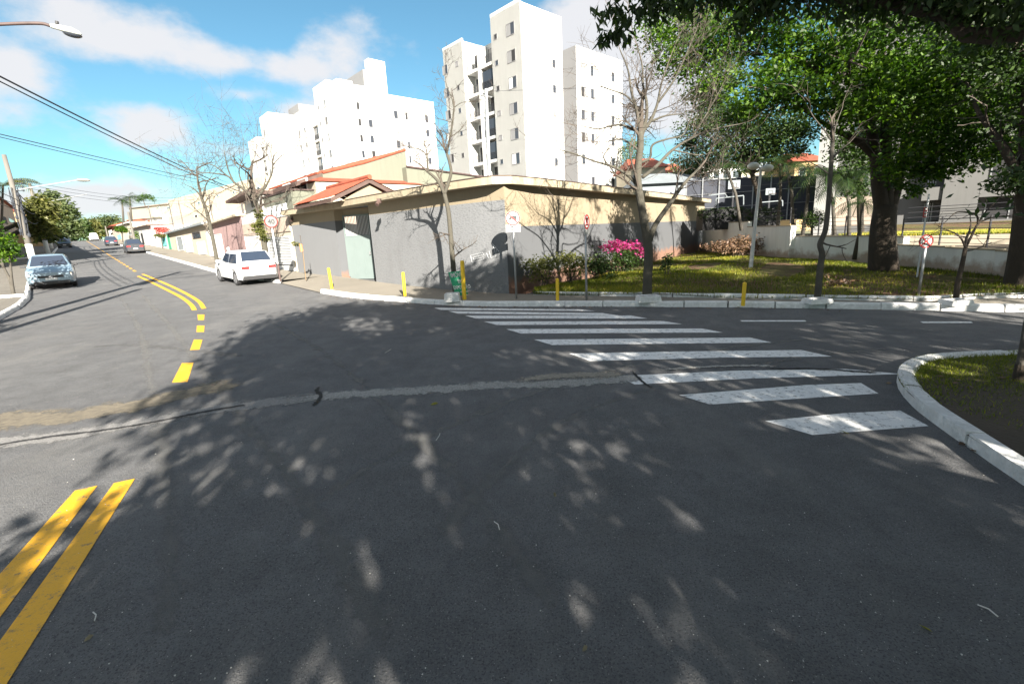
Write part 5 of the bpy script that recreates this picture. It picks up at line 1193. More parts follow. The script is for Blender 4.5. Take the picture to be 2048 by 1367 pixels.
for (x0,y0,x1,y1,lb) in ((1457,361,1480,377,'larger pale backboard high on the left of the court'),(1532,377,1550,389,'smaller white backboard with dark outlined square')):
    a,b=at(x0,y0,36),at(x1,y1,36);t=thing('backboard',lb,'backboard',V3((a+b)/2,b[2]));mb=MB();mb.box(a[0],b[0],a[1],a[1]+.06,b[2],a[2]);mb.build('board','roofgrey',t)
    cx=(a[0]+b[0])/2;mb=MB();w=(b[0]-a[0])*.22;h_=(a[2]-b[2])
    for q in ((-w,w,.62,.7),(-w,-w+.05,.2,.62),(w-.05,w,.2,.62),(-w,w,.15,.2)): mb.box(cx+q[0],cx+q[1],a[1]-.02,a[1]-.005,b[2]+h_*q[2],b[2]+h_*q[3])
    mb.build('target_square','darkmetal',t)
    mb=MB();mb.tube([np.array([cx,a[1]-.3+.22*math.sin(k*math.pi/6),b[2]+.05])+np.array([.22*math.cos(k*math.pi/6),0,0]) for k in range(13)],.02,5);mb.build('hoop','rust',t)
    mb=MB();mb.tube([np.array([cx,a[1]+.1,1.5]),np.array([cx,a[1]+.1,b[2]+h_*.5])],.06,6);mb.build('post','darkmetal',t)
# low roofs and houses beyond the court
def bghouse(px0,px1,pyt,pyb,dd,mat,label,roof=None,cat='house',wins=0,rh=1.6):
    a,b=at(px0,pyb,dd),at(px1,pyb,dd);zt=at((px0+px1)/2,pyt,dd)[2];t=thing('distant_house',label,cat,V3((a+b)/2,0));mb=MB();mb.box(a[0],b[0],a[1],a[1]+8,-.5,zt);mb.build('wall',mat,t)
    for k in range(wins):
        x=a[0]+(b[0]-a[0])*(k+.5)/wins;mb=MB();mb.box(x-.5,x+.5,a[1]-.04,a[1]+.02,zt-2,zt-.8);f=mb.build('window','white',t);mb=MB();mb.box(x-.42,x+.42,a[1]-.055,a[1]-.042,zt-1.92,zt-.88);mb.build('pane','glass',f)
    if roof:
        x0,x1,y0,y1=a[0]-.5,b[0]+.5,a[1]-.5,a[1]+8.5;ym=(y0+y1)/2;xo=(x1-x0)*.18;mb=MB();mb.add([(x0,y0,zt),(x1,y0,zt),(x1,y1,zt),(x0,y1,zt),(x0+xo,ym,zt+rh),(x1-xo,ym,zt+rh)],[(0,1,5,4),(1,2,5),(2,3,4,5),(3,0,4),(0,3,2,1)]);mb.build('roof',roof,t)
bghouse(1262,1330,335,372,62,'creamfar','cream house with orange tiled roof beside the tower foot','tile2',wins=3);bghouse(1325,1372,345,372,66,'white','white gabled house right of the cream house beyond the wall','tile',wins=2)
bghouse(1404,1480,330,360,75,'white','white house with grey railing above the left of the court netting',None,wins=4);bghouse(1480,1585,340,360,80,'beige','long pale house above the middle of the court netting','roofgrey',wins=5)
bghouse(1588,1650,322,356,70,'yellowwall','ochre house with bright orange roof beyond the court','tile2',wins=2)
bghouse(1285,1404,366,395,46,'roofgrey','low grey roofed shed just beyond the cream corner wall','roofgrey',cat='shed',rh=1.3)
# ============================================================ VEGETATION
def bare_tree(name,label,base,depth,limbs,group=None,lev=2,tl=1.,nt=6,bark='bark',up=.15,spread=.8):
    t=thing(name,label,'tree',base,group);mb=MB();tw=MB();limbs_to(mb,depth,limbs,tw,lev,tl,nt,up,spread)
    mb.build('trunk',bark,t,smooth=True);tw.build('twigs','twig',t);return t
bb=tp(912,592,.15)
bare_tree('bare_tree','slender leafless tree rising from the white planter box beside the green board',bb,bb[1],[
 ([(911,592),(907,540),(902,480),(897,425),(889,388)],.085,.06),([(889,388),(877,364),(866,352),(856,344)],.05,.035),([(856,344),(855,325),(854,311)],.033,.025),([(854,311),(842,300),(828,296),(815,293)],.022,.01),([(854,311),(862,300),(872,295)],.02,.008),
 ([(889,388),(897,365),(902,345),(899,325),(893,305)],.052,.038),([(893,305),(884,290),(872,275),(866,262)],.026,.01),([(893,305),(900,275),(905,245),(908,215)],.034,.022),([(908,215),(903,195),(893,170),(890,150)],.02,.008),([(908,215),(925,205),(945,203)],.014,.006),([(905,245),(888,240),(870,236)],.014,.006),([(900,275),(918,262),(935,240)],.016,.006)],nt=2,lev=2,tl=.55,bark='palebark',up=.2,spread=.75)
bb=tp(1294,596,.15)
T2=[([(1294,600),(1295,560),(1297,520),(1296,490),(1290,455),(1282,405),(1276,365),(1277,325),(1281,290),(1280,263)],.125,.075),
 ([(1299,482),(1308,455),(1322,432),(1343,403),(1356,383),(1375,360,.3),(1400,335,.5)],.075,.03),
 ([(1278,375),(1262,356),(1240,340),(1212,329),(1188,322),(1150,308,-.3),(1122,300,-.4)],.045,.012),([(1212,329),(1208,312),(1216,300),(1228,292)],.02,.007),
 ([(1280,268),(1265,258),(1242,250),(1222,252),(1195,258),(1165,252)],.035,.010),([(1276,300),(1262,288),(1240,278),(1205,285)],.03,.008),
 ([(1280,263),(1276,235),(1270,210),(1262,180),(1256,140),(1240,100)],.05,.012),([(1270,210),(1250,190),(1222,180),(1198,172)],.025,.008),
 ([(1280,265),(1292,240),(1293,205),(1286,170),(1284,130),(1275,95)],.05,.012),([(1281,268),(1300,243),(1314,210),(1322,170),(1335,130)],.05,.012),
 ([(1302,243),(1330,232),(1362,228)],.03,.01),([(1316,205),(1345,165),(1372,110),(1392,62)],.03,.01),
 ([(1283,325),(1300,315),(1305,290),(1335,278),(1365,270,.4),(1380,240,.5)],.035,.01),([(1284,355),(1310,335),(1345,300,.4),(1385,275,.8),(1430,258,1.2),(1480,248,1.6)],.05,.012),([(1385,275,.8),(1415,225,1.),(1440,180,1.2)],.025,.008),([(1345,300,.4),(1400,310,.8),(1440,300,1.)],.02,.008)]
bare_tree('bare_tree','large leafless street tree with wide forked crown before the cream wall',bb,bb[1],T2,nt=5,lev=2,tl=1.0,bark='palebark',up=.22,spread=.8)
bb=tp(1636,598,.15)
bare_tree('bare_tree','slender crooked trunk in the shade left of the largest tree',bb,bb[1],[([(1634,600),(1637,570),(1641,530),(1644,508),(1640,488),(1650,462),(1655,425),(1659,375),(1662,330),(1665,285)],.075,.04),([(1665,285),(1650,262),(1628,235),(1612,205)],.018,.006),([(1663,320),(1680,300),(1700,285)],.025,.01),([(1660,350),(1640,335),(1615,322)],.02,.008),([(1665,285),(1672,250),(1685,215)],.016,.006)],nt=1,lev=1,tl=.5,bark='bark')
bb=tp(1912,600,.15)
bare_tree('bare_tree','small dark Y-forked leafless tree before the white wall, far right',bb,bb[1],[([(1911,602),(1916,565),(1924,530),(1931,495)],.055,.036),([(1931,495),(1921,475),(1905,464),(1882,461),(1862,470)],.02,.006),([(1931,495),(1944,470),(1956,448),(1975,438),(2005,432),(2035,433)],.026,.008),([(1956,448),(1954,432),(1940,425),(1915,424),(1900,434)],.02,.008),([(1956,448),(1970,425),(1990,405)],.02,.008)],nt=1,lev=1,tl=.45,bark='darkbark')
g=tp(540,553,.1);dl_=g[1]
bare_tree('bare_tree','leafless street tree with green creeper on its trunk behind the white hatchback',g,dl_,[([(541,553),(534,520),(527,475),(519,430),(509,398)],.15,.10),([(509,398),(490,380),(470,366),(455,352),(430,347),(400,345)],.07,.015),([(468,366),(455,335),(449,305)],.04,.012),([(509,398),(500,370),(497,345),(508,318)],.05,.015),([(511,398),(530,375),(544,345),(546,318),(556,300)],.06,.015),([(490,380),(478,345),(486,315)],.035,.012),([(546,330),(565,310),(585,308)],.03,.01),([(455,352),(425,330),(395,328)],.03,.01)],nt=5,lev=2,tl=1.7,bark='palebark',up=.1,spread=.85)
t_=bpy.data.objects[-1] if False else [o for o in COL.objects if o.name.startswith('bare_tree')][-1]
cl=[(at(519+ (i%3)*2-2+i*1.6,425+i*10,dl_)-np.array([0,.1,0]),(.16,.16,.22),90) for i in range(6)]+[(at(518,455,dl_),(.3,.3,.3),160)]
leaves('creeper','L_olive',cl,t_,size=.14,width=.6)
g=tp(438,543,.1)
bare_tree('bare_tree','smaller leafless tree before the pink house, left of the creeper clad one',g,g[1],[([(438,543),(431,505),(422,460),(414,425),(402,392)],.11,.07),([(402,392),(388,378),(368,368)],.045,.012),([(404,398),(412,370),(425,350)],.04,.012),([(402,392),(395,365),(398,345)],.04,.012)],nt=5,lev=2,tl=1.6,bark='palebark',up=.1)
# staked sapling
g=tp(611,560,.13);t=thing('sapling','young sapling with orange guard tied to a wooden stake by the grey wall','tree',g);mb=MB();mb.tube([at(611,560,g[1]),at(607,520,g[1]),at(600,470,g[1])],.012,6);mb.build('stem','twig',t);mb=MB();mb.tube([at(612,560,g[1]),at(606,505,g[1])],.018,6);mb.build('stake','stake',t);mb=MB();mb.tube([at(604,503,g[1]),at(601,488,g[1])],.06,8);mb.build('guard','orange',t);leaves('foliage','L_olive',[(at(592,488,g[1]),(.2,.15,.12),60)],t,size=.12)
# shrubs along the corner wall
SH='shrubs at the foot of the cream wall'
def shrub(label,items,mat,base,group=SH,size=.09,stems=6,width=.5,name='shrub',gap=0):
    b=base;t=thing(name,label,'shrub',b,group);mb=MB()
    for c,r,n in items:
        for k in range(stems):
            e=np.array(c)+rdir()*np.array(r)*.6;mb.tube([b+rdir()*.12*np.array([1,1,0]),(b+e)/2+rdir()*.08,e],[.014,.011,.006],4)
    mb.build('stems','twig',t);leaves('foliage',mat,items,t,size=size,width=width);return t
def sb(px,py,dz=.2): p=tp(px,py,dz);return p
b=sb(1090,578);Y=b[1]
shrub('olive leaved shrub nearest the sign pole at the foot of the wall',[(at(1092,528,Y),(.55,.4,.3),900),(at(1082,552,Y),(.3,.3,.3),300)],'L_olive',b)
b=sb(1140,572);Y=b[1];shrub('middle olive shrub with bare red stems before the wall',[(at(1140,520,Y),(.5,.4,.3),900),(at(1152,542,Y),(.4,.3,.3),250)],'L_olive',b)
b=sb(1185,560);Y=b[1];shrub('low dark shrub between the olive shrub and the pink flowers',[(at(1185,525,Y),(.5,.4,.35),800),(at(1205,540,Y),(.4,.4,.3),400)],'L_dark',b)
b=sb(1245,545);Y=b[1];t=shrub('round bush with magenta flowers against the grey wall',[(at(1240,520,Y),(.75,.6,.55),2200),(at(1262,510,Y),(.6,.5,.4),900)],'L_dark',b,name='flowering_bush')
leaves('flowers','L_pink',[(at(1232,488,Y),(.5,.4,.22),420),(at(1258,492,Y),(.6,.4,.25),500),(at(1280,504,Y),(.3,.3,.2),220)],t,size=.08,width=.8)
b=sb(1336,556);shrub('tiny dark shrub alone on the lawn right of the large bare tree',[(at(1336,530,b[1]),(.22,.2,.3),300)],'L_dark',b,group=None)
b=sb(1690,575);shrub('small reddish bare bush on the lawn left of the big trunk',[(at(1672,558,b[1]),(.4,.3,.15),160)],'L_dry',b,group=None,stems=14)
b=at(1472,512,23.5);b[2]=.1;shrub('dry brown bush against the white garden wall',[(at(1462,492,23.5),(.95,.5,.32),1700),(at(1498,488,23.5),(.6,.5,.4),900)],'L_dry',b,group=None,stems=16,size=.12)
# hedge and round bush on the terrace
def boxhedge(px0,px1,pyt,pyb,dd,label,n):
    a,b=at(px0,pyb,dd),at(px1,pyt,dd);t=thing('hedge',label,'hedge',V3((a+b)/2,a[2]))
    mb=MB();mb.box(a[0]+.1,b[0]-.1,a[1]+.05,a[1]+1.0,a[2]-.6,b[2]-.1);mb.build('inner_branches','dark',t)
    k=max(2,int((b[0]-a[0])/.5));it=[((a[0]+(b[0]-a[0])*(i+.5)/k,a[1]+.35,a[2]+(b[2]-a[2])*(.12+.3*j)),(.3,.42,.22),n//k//3) for i in range(k) for j in range(3)]
    leaves('foliage','L_dark',it,t,size=.07,width=.6,clump=.2)
boxhedge(1403,1497,412,440,28,'long clipped hedge on top of the garden wall below the court',9000);boxhedge(1500,1568,411,445,25.5,'second clipped hedge, right of the pale lamp post',7000)
b=at(1625,462,22);t=thing('bush','dark round clipped bush on the terrace beyond the stepped wall','bush',b);leaves('foliage','L_dark',[(at(1624,438,22),(.5,.5,.4),2500)],t,size=.08,clump=.25)
mb=MB();mb.tube([b-ZD*.4,at(1624,445,22)],.05,6);mb.build('stem','darkbark',t)
# palms
def palm(label,bx,by,tx,ty,dd,nf=12,fl=1.5,r0=.09,group='slim palms between wall and court',mat='L_palm'):
    b=at(bx,by,dd);tt=at(tx,ty,dd);t=thing('palm_tree',label,'palm',b,group);mb=MB();mb.tube([b-ZD*.5,(b+tt)/2+np.array([.08,0,0]),tt],[r0,r0*.75,r0*.6],8);mb.build('trunk','bark',t,smooth=True)
    v=[];f=[];T=[]
    for k in range(nf):
        an=k*2.4+RNG.random();el=.9-1.1*RNG.random();pts=[tt]
        d=np.array([math.cos(an)*math.cos(el),math.sin(an)*math.cos(el),math.sin(el)])
        for i in range(9): pts.append(pts[-1]+d*fl/9);d=d-ZD*.17;d/=np.linalg.norm(d)
        for i in range(1,10):
            ax=pts[i]-pts[i-1];sd=np.cross(ax,ZD);sd/=np.linalg.norm(sd)+1e-6
            for s in (-1,1):
                for q in (0,.5):
                    p=pts[i-1]+ax*q;L_=fl*.28*math.sin((i+q)/10.5*math.pi)+.05;e=p+sd*s*L_+ax*1.2-ZD*L_*.55;o=len(v);v+=[p,p+ax*.22,e];f.append((o,o+1,o+2));T.append(RNG.random())
            o=len(v);v+=[pts[i-1]-sd*.015,pts[i-1]+sd*.015,pts[i]+sd*.012,pts[i]-sd*.012];f.append((o,o+1,o+2,o+3));T.append(.5)
    me=bpy.data.meshes.new('fronds');me.from_pydata([tuple(map(float,x)) for x in v],[],f);a_=me.attributes.new('tint','FLOAT','FACE');a_.data.foreach_set('value',np.array(T,np.float32));me.materials.append(MAT[mat]);o=bpy.data.objects.new('fronds',me);COL.objects.link(o);o.parent=t;o.matrix_parent_inverse=Matrix.Translation(t.location).inverted()
palm('leaning dark palm, leftmost before the court netting',1484,440,1452,335,24,fl=1.2);palm('straight palm left of the white pilaster, behind the second hedge',1556,440,1560,325,24,fl=1.3)
palm('palm in the middle of the court netting',1588,440,1572,330,23,fl=1.3);palm('palm by the right end of the netting',1606,455,1618,335,22,fl=1.4)
palm('palm before the white pier with drooping fronds',1672,462,1652,345,21,fl=1.6,nf=16);palm('palm just left of the big trunk',1700,470,1690,360,20.5,fl=1.6,nf=16);palm('leaning palm close by the big trunk, lowest of them',1712,492,1725,405,17.9,fl=1.1,nf=12)
# big trees
def big_tree(name,label,base,depth,limbs,clusters,mat,size,group=None,bark='darkbark',trunk_extra=None,per=28,droop=.25,width=.5,twl=True,mats=None,clump=.35):
    t=thing(name,label,'tree',base,group);mb=MB();tw=MB();limbs_to(mb,depth,limbs,tw if twl else None,1,1.2,3,.1,.8)
    mb.build('trunk',bark,t,smooth=True)
    if tw.v: tw.build('twigs','twig',t)
    leaves('crown',mat,clusters,t,size=size,per=per,droop=droop,width=width,clump=clump)
    return t
def C(px,py,dd,rp,dens=900,fl=.75): r=rp/940*dd;return (at(px,py,dd),(r,r*.9,r*fl),int(dens*r*r+60))
bA=at(1768,548,14.7);bA[2]=.1
cA=[]
rr=random.Random(5)
for (x,y,r,dd) in [(1322,60,40,17),(1345,110,38,16.5),(1390,60,50,17),(1400,120,45,16.5),(1430,30,50,17),(1450,150,45,15.5),(1410,190,34,16.5),(1450,90,50,16),(1500,60,60,15.5),(1510,200,44,14.5),(1560,190,46,14),(1600,180,42,14),(1640,200,40,14),(1540,150,45,15),(1580,110,55,15.5),(1600,50,50,15),
   (1690,90,60,14.5),(1700,160,55,14),(1680,230,48,13.8),(1760,60,70,14),(1780,140,60,13.5),(1740,200,55,13),(1850,110,70,13.5),(1830,200,60,13),(1880,260,55,13.5),(1840,290,50,13),(1920,190,60,13),(1950,100,70,12.5),(1960,280,55,12.5),(2010,200,60,12),(2030,300,50,12),(2020,90,60,12),(1800,330,38,13.5),(1820,370,25,13.8),(1900,320,45,13.2),(1480,230,30,15.5),(1640,130,50,15.5),(1860,340,30,13.2),(1745,270,35,15)]:
    cA.append(C(x,y,dd,r*1.04,1700))
big_tree('shade_tree','largest leafy tree with a thick dark trunk standing on the lawn by the white wall',bA,14.7,[
 ([(1766,562),(1766,538),(1765,500),(1766,455),(1771,410)],.44,.30),([(1768,556),(1735,566),(1700,572)],.24,.05),([(1770,556),(1805,566),(1838,575)],.22,.05),([(1766,556),(1755,572,-.8),(1742,582,-1.3)],.2,.05),([(1775,556),(1790,574,-.8)],.2,.05),
 ([(1766,425),(1757,370),(1752,320),(1742,260),(1728,215),(1700,165,-.5)],.22,.08),([(1754,318),(1725,290),(1695,272),(1665,258,-.3),(1600,215,-.6)],.12,.04),
 ([(1776,425),(1790,380),(1800,340),(1812,280),(1840,200,-.8)],.2,.08),([(1772,415),(1775,350),(1772,280),(1768,200),(1765,120,-.3)],.2,.07),([(1742,260),(1690,200,-.3),(1620,130,.3),(1540,110,.6),(1440,110,1.5)],.1,.03),([(1800,340),(1850,300,-.8),(1920,250,-1.4)],.1,.04),([(1728,215),(1650,90,.5),(1500,60,1),(1380,70,2)],.08,.03)],cA,'L_bright',.125,per=30)
bB=at(2035,582,10.9);bB[2]=.1
big_tree('shade_tree','massive dark trunk at the far right edge with spreading roots',bB,10.9,[([(2048,592),(2054,560),(2062,500),(2068,430),(2074,350),(2076,250),(2078,150)],.42,.26),([(2032,588),(1995,598),(1965,602)],.22,.05),([(2035,588),(2028,606,-.6)],.2,.05),([(2058,380),(2010,300,.3),(1960,230,.8)],.13,.05),([(2064,260),(2120,180),(2200,90)],.15,.05),([(2070,150),(2020,80,.2),(1950,50,.5)],.12,.04)],
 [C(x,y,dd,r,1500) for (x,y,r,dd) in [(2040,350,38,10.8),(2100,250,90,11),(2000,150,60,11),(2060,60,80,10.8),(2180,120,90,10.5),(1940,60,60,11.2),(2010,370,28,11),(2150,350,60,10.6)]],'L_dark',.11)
# darker trees between the court and the big tree
bC=at(1515,440,27);bC[2]=.8
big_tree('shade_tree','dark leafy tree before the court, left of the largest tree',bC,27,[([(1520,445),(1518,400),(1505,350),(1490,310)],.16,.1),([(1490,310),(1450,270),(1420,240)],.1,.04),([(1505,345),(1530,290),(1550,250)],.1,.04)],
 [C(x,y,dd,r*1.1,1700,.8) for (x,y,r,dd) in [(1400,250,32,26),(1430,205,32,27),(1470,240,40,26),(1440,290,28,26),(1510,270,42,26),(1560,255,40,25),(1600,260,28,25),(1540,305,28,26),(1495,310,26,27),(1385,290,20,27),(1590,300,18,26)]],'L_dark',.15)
bD=at(1720,460,22);bD[2]=.8
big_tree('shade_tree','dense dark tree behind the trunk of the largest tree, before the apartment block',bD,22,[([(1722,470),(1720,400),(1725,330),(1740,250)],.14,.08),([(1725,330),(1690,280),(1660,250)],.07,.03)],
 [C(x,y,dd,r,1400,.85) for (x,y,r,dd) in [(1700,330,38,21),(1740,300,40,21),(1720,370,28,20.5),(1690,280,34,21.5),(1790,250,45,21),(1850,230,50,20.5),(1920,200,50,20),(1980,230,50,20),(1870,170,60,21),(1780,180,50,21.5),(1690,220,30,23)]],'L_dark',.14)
# trees between tower foot and court, and a far one
for i,(lb,bx,by,dd,cl,mt) in enumerate([('pale green tree right of the tower foot',1268,372,70,[(1266,300,22),(1272,330,24),(1255,340,14)],'L_far'),('light green feathery tree above the cream wall end',1385,372,50,[(1385,320,26),(1360,335,22),(1410,335,26),(1440,325,24),(1395,350,20)],'L_far'),('round green tree above the left of the court',1480,372,55,[(1470,318,26),(1500,325,22)],'L_olive')]):
    b=at(bx,by,dd);b[2]=0;t=thing('distant_tree',lb,'tree',b);mb=MB();mb.tube([b,at(bx,by-30,dd)],[.25,.15],7);mb.build('trunk','bark',t)
    leaves('crown',mt,[(at(x,y,dd),(r/940*dd,)*3,int(300*(r/940*dd)**2)+150) for x,y,r in cl],t,size=.3)
# near tree whose boughs hang into the top of the view; trunk on the island outside the frame
bE=np.array([9.6,2.6,.1])
cE=[]
for (x,y,r,dd,n) in [(1205,18,22,5.6,46),(1250,35,24,5.6,60),(1290,22,26,5.5,70),(1215,72,20,5.6,40),(1240,66,16,5.6,34),(1195,80,10,5.6,14),(1300,-20,40,5.5,140),(1340,-10,34,5.4,120),(1370,10,24,5.3,70),(1420,5,40,5.2,160),(1470,20,40,5.2,200),(1520,30,44,5.2,240),(1580,10,50,5.,260),(1500,70,26,5.2,90),(1640,0,50,5.,260),(1720,30,55,5.,300),(1800,20,60,5.,330),(1880,30,60,4.8,330),(1960,40,60,4.8,330),(2030,60,60,4.6,300),(2040,-20,60,4.6,300),(1900,-50,80,4.8,500),(1700,-60,80,5,500),(1500,-60,70,5.2,400),(1990,110,30,4.9,80)]:
    if x>1390: y-=38;n=int(n*1.5)
    r_=r/940*dd;cE.append((at(x,y,dd),(r_,r_,r_*.6),n))
tE=thing('shade_tree','near tree whose dark drooping leaves hang into the top edge','tree',bE)
mb=MB();mb.tube(catmull([bE-ZD*.2,bE+ZD*2,bE+np.array([-.3,.3,3.6])],4),[.3-.01*i for i in range(9)],10)
for pts in ([bE+np.array([-.3,.3,3.6]),at(2100,60,4.6),at(1900,35,4.9),at(1780,10,5.0),at(1600,-10,5.1),at(1400,-25,5.4),at(1280,-5,5.5)],[bE+np.array([-.3,.3,3.4]),at(2150,-100,4),at(1900,-150,4.5)],[bE+ZD*3.2,bE+np.array([-1,-2,5.])],[bE+ZD*3,bE+np.array([2,1,5.5])]):
    c_=catmull(pts,5);mb.tube(c_,[.085-.075*i/(len(c_)-1) for i in range(len(c_))],8)
mb.build('trunk','darkbark',tE,smooth=True)
leaves('crown','L_dark',[c for c in cE[:9]],tE,size=.115,width=.34,droop=.75,per=7,clump=.45);leaves('crown','L_dark',[c for c in cE[9:]],tE,size=.085,width=.4,droop=.5,per=14,clump=.55)
# young tree on the island
b=tp(2036,757,.13);t=thing('young_tree','thin leaning trunk on the island at the right edge','tree',b);mb=MB();c_=catmull([b-ZD*.03,at(2046,700,b[1]),at(2062,610,b[1]+.05),at(2100,480,b[1]),at(2130,380,b[1])],5);mb.tube(c_,[.042-.0012*i for i in range(len(c_))],10);mb.build('trunk','bark',t,smooth=True)
mb=MB();mb.tube([b-ZD*.03,b+(at(2041,728,b[1])-b)],[.05,.045],10);mb.build('foot','darkbark',t)
leaves('crown','L_dark',[(at(2160,330,b[1]),(.6,.6,.5),500)],t,size=.1)
# shade trees behind the camera (they throw the dappled shade on the junction)
sdir=np.array([math.sin(R(SUN_AZ)),math.cos(R(SUN_AZ)),0]);sper=np.array([math.cos(R(SUN_AZ)),-math.sin(R(SUN_AZ)),0])
def Q(s,tt,z): return sper*s+sdir*tt+ZD*z
TE=math.tan(R(SUN_EL))
def shade(label,s0,s1,t0,n,seed,name='shade_tree'):
    r_=random.Random(seed);cs=[];sc=(s0+s1)/2
    b=Q(sc,t0,.05);b[2]=.05
    while len(cs)<n:
        s=r_.uniform(s0,s1);tt=t0+r_.uniform(-2.6,2.6);lim=1.35+(15-tt)*TE if s<9 else 12.;rr_=r_.uniform(.6,1.15)
        z=r_.uniform(2.3,min(lim-rr_*.7,9.8));
        if s<s0+1.2: z=min(z,7.5)
        if tt-rr_*1.4>-1.5 and z<5: continue
        if abs(math.sin(s*1.9+z*1.3+seed))<.10 or (z<4.6 and r_.random()<.3): continue
        cs.append((Q(s,tt,z),(rr_,rr_,rr_*.62),int(240*rr_*rr_+30)))
    cs.append((Q(sc,t0,5.4),(3.2,2.6,2.6),1000))
    t=thing(name,label,'tree',b,'shade trees behind the viewer');mb=MB();mb.tube([b-ZD*.1,b+ZD*1.5,b+ZD*3.2],[.3,.22,.18],10)
    for c in cs[::3]: mb.tube([b+ZD*r_.uniform(2.,3.2),(b+ZD*3+c[0])/2+ZD*.3,c[0]],[.09,.06,.02],6)
    mb.build('trunk','darkbark',t,smooth=True);leaves('crown','L_dark',cs,t,size=.2,width=.6,per=16,clump=.3)
shade('broad leafy tree behind the viewer, left one of the row',-2.2,3.2,-5.5,100,3)
shade('broad leafy tree behind the viewer, middle of the row',2.8,8.2,-6,100,4)
shade('broad leafy tree behind the viewer, right one of the row',7.8,14,-6,72,5)
shade('broad leafy tree behind the viewer, farthest right of the row',13.,20,-6,34,6)
def canopy():  # added out-of-view foliage that holds back sky light from the junction
    r_=random.Random(11);cs=[]
    while len(cs)<42:
        s=r_.uniform(1.5,17);tt=r_.uniform(-3.5,4.5);p=Q(s,tt,0);top=1.2+(15-tt)*TE if s<9 else 12
        lo=max(4.8,2.6+.66*max(0,p[1]))
        if lo>top-.4: continue
        z=r_.uniform(lo,top-.4)
        if p[1]>-.5 and z<2.9+.68*p[1]+.25*abs(p[0]-2): continue
        rr_=r_.uniform(.5,.95);cs.append((Q(s,tt,z),(rr_,rr_,rr_*.5),int(200*rr_*rr_+30)))
    b=Q(10,-2.5,.1);t=thing('shade_tree','wide spreading tree just right of the viewer with its canopy overhead','tree',b);mb=MB();mb.tube([b-ZD*.1,b+ZD*2,b+ZD*4],[.3,.24,.2],10)
    for c in cs[::3]: mb.tube([b+ZD*r_.uniform(3,4),(b+ZD*4+c[0])/2+ZD*.5,c[0]],[.1,.06,.02],6)
    mb.build('trunk','darkbark',t,smooth=True);leaves('crown','L_dark',cs,t,size=.2,width=.6,per=16,clump=.3)
canopy()
# left side: small street tree, palm, distant trees
g=tp(28,590,.13);Y=g[1];t=thing('small_tree','small leafy street tree at the left edge beside the silver car','tree',g);mb=MB()
for pts in ([(27,592),(20,560),(8,535),(0,500)],[(28,592),(24,565),(21,530),(18,500)],[(8,535),(-10,505)]): mb.tube(catmull([at(*p,Y) for p in pts],4),[.06-.003*i for i in range((len(pts)-1)*4+1)],7)
mb.build('trunk','bark',t,smooth=True);leaves('crown','L_bright',[(at(x,y,Y),(r/940*Y,)*3,int(1500*(r/940*Y)**2+40)) for x,y,r in [(-5,480,24),(12,492,22),(22,500,16),(-20,500,30),(5,512,14),(-30,460,25),(30,508,9)]],t,size=.13)
b=np.array([-12.2,5.2,.1]);t=thing('small_tree','small round street tree outside the left edge of the view','tree',b);mb=MB();mb.tube([b,b+ZD*3],[.1,.06],8);mb.build('trunk','bark',t);leaves('crown','L_bright',[(b+np.array([.3*k,-.2*k,3.2+.3*k]),(.8,.8,.5),700) for k in (-1,0,1)],t,size=.14)
palm('ragged palm top at the left edge above the pink villa',-2,470,6,372,36,nf=14,fl=2.2,group=None,mat='L_olive')
def far_tree(name,label,u,v,items,mat='L_far',size=.45,dens=60):
    b=P(u,v);Y=b[1];t=thing(name,label,'tree',b);c0=at(items[0][0],items[0][1],Y);mb=MB();mb.tube([b-ZD*.3,(b+c0)/2,c0],[.35,.25,.12],8);mb.build('trunk','bark',t)
    leaves('crown',mat,[(at(x,y,Y),(r/940*Y,r/940*Y,r/940*Y*.8),int(dens*(r/940*Y)**2+60)) for x,y,r in items],t,size=size);return t
far_tree('feathery_tree','tall feathery grey green tree above the left side gates, leftmost of the far trees',72,-10.5,[(75,430,20),(62,445,16),(88,415,22),(100,432,20),(70,462,14),(90,455,20),(68,415,16),(80,400,14),(98,412,16)],'L_olive',.4,330)
far_tree('feathery_tree','broad feathery tree over the black car',85,-9,[(115,420,22),(105,405,16),(130,438,20),(118,455,22),(140,450,16),(150,462,12),(100,392,12),(118,402,16),(135,418,14),(108,470,16),(92,475,14)],'L_far',.42,330)
far_tree('crest_tree','dark rounded tree at the left of the street crest',185,-11,[(150,462,16),(165,455,16),(145,474,12),(172,470,12),(135,466,14),(158,448,10)],'L_dark',.7,170)
far_tree('crest_tree','dark tree filling the centre of the street crest',205,-3,[(185,452,16),(200,448,16),(178,466,14),(198,466,14),(210,460,12),(190,478,8),(180,445,10),(208,444,8)],'L_olive',.7,170)
far_tree('crest_tree','grey green tree right of the crest beside the pale poles',190,13,[(222,442,14),(215,455,10),(232,450,8),(225,462,9)],'L_far',.7,170)
for i,(px,py,tx,ty,lb) in enumerate([(246,425,240,402,'dark palm leaning over the far houses, left of a pair'),(262,420,255,394,'dark palm beside the vine topped house')]):
    u=120;v=13;b=P(u,v);dd=b[1];palm(lb,px,py+20,tx+4,ty,dd,nf=14,fl=2.4,r0=.22,group=None)
u,z=pv(290,398,22);far_tree('roof_vines','green vines heaped on the flat top of the beige hillside house',u,23,[(285,396,9),(296,393,10),(276,398,6),(305,398,6)],'L_bright',.4,120)
u=pv(242,470,6.9)[0];b=P(u,6.9);Y=b[1];t=thing('clipped_tree','round clipped green street tree beyond the dark cars','tree',b);mb=MB();mb.tube([b,at(244,462,Y)],.12,6);mb.build('trunk','bark',t);leaves('crown','L_bright',[(at(x,459,Y),(6.5/940*Y,)*2+(6/940*Y,),900) for x in (237,243,248)],t,size=.25,clump=.2)
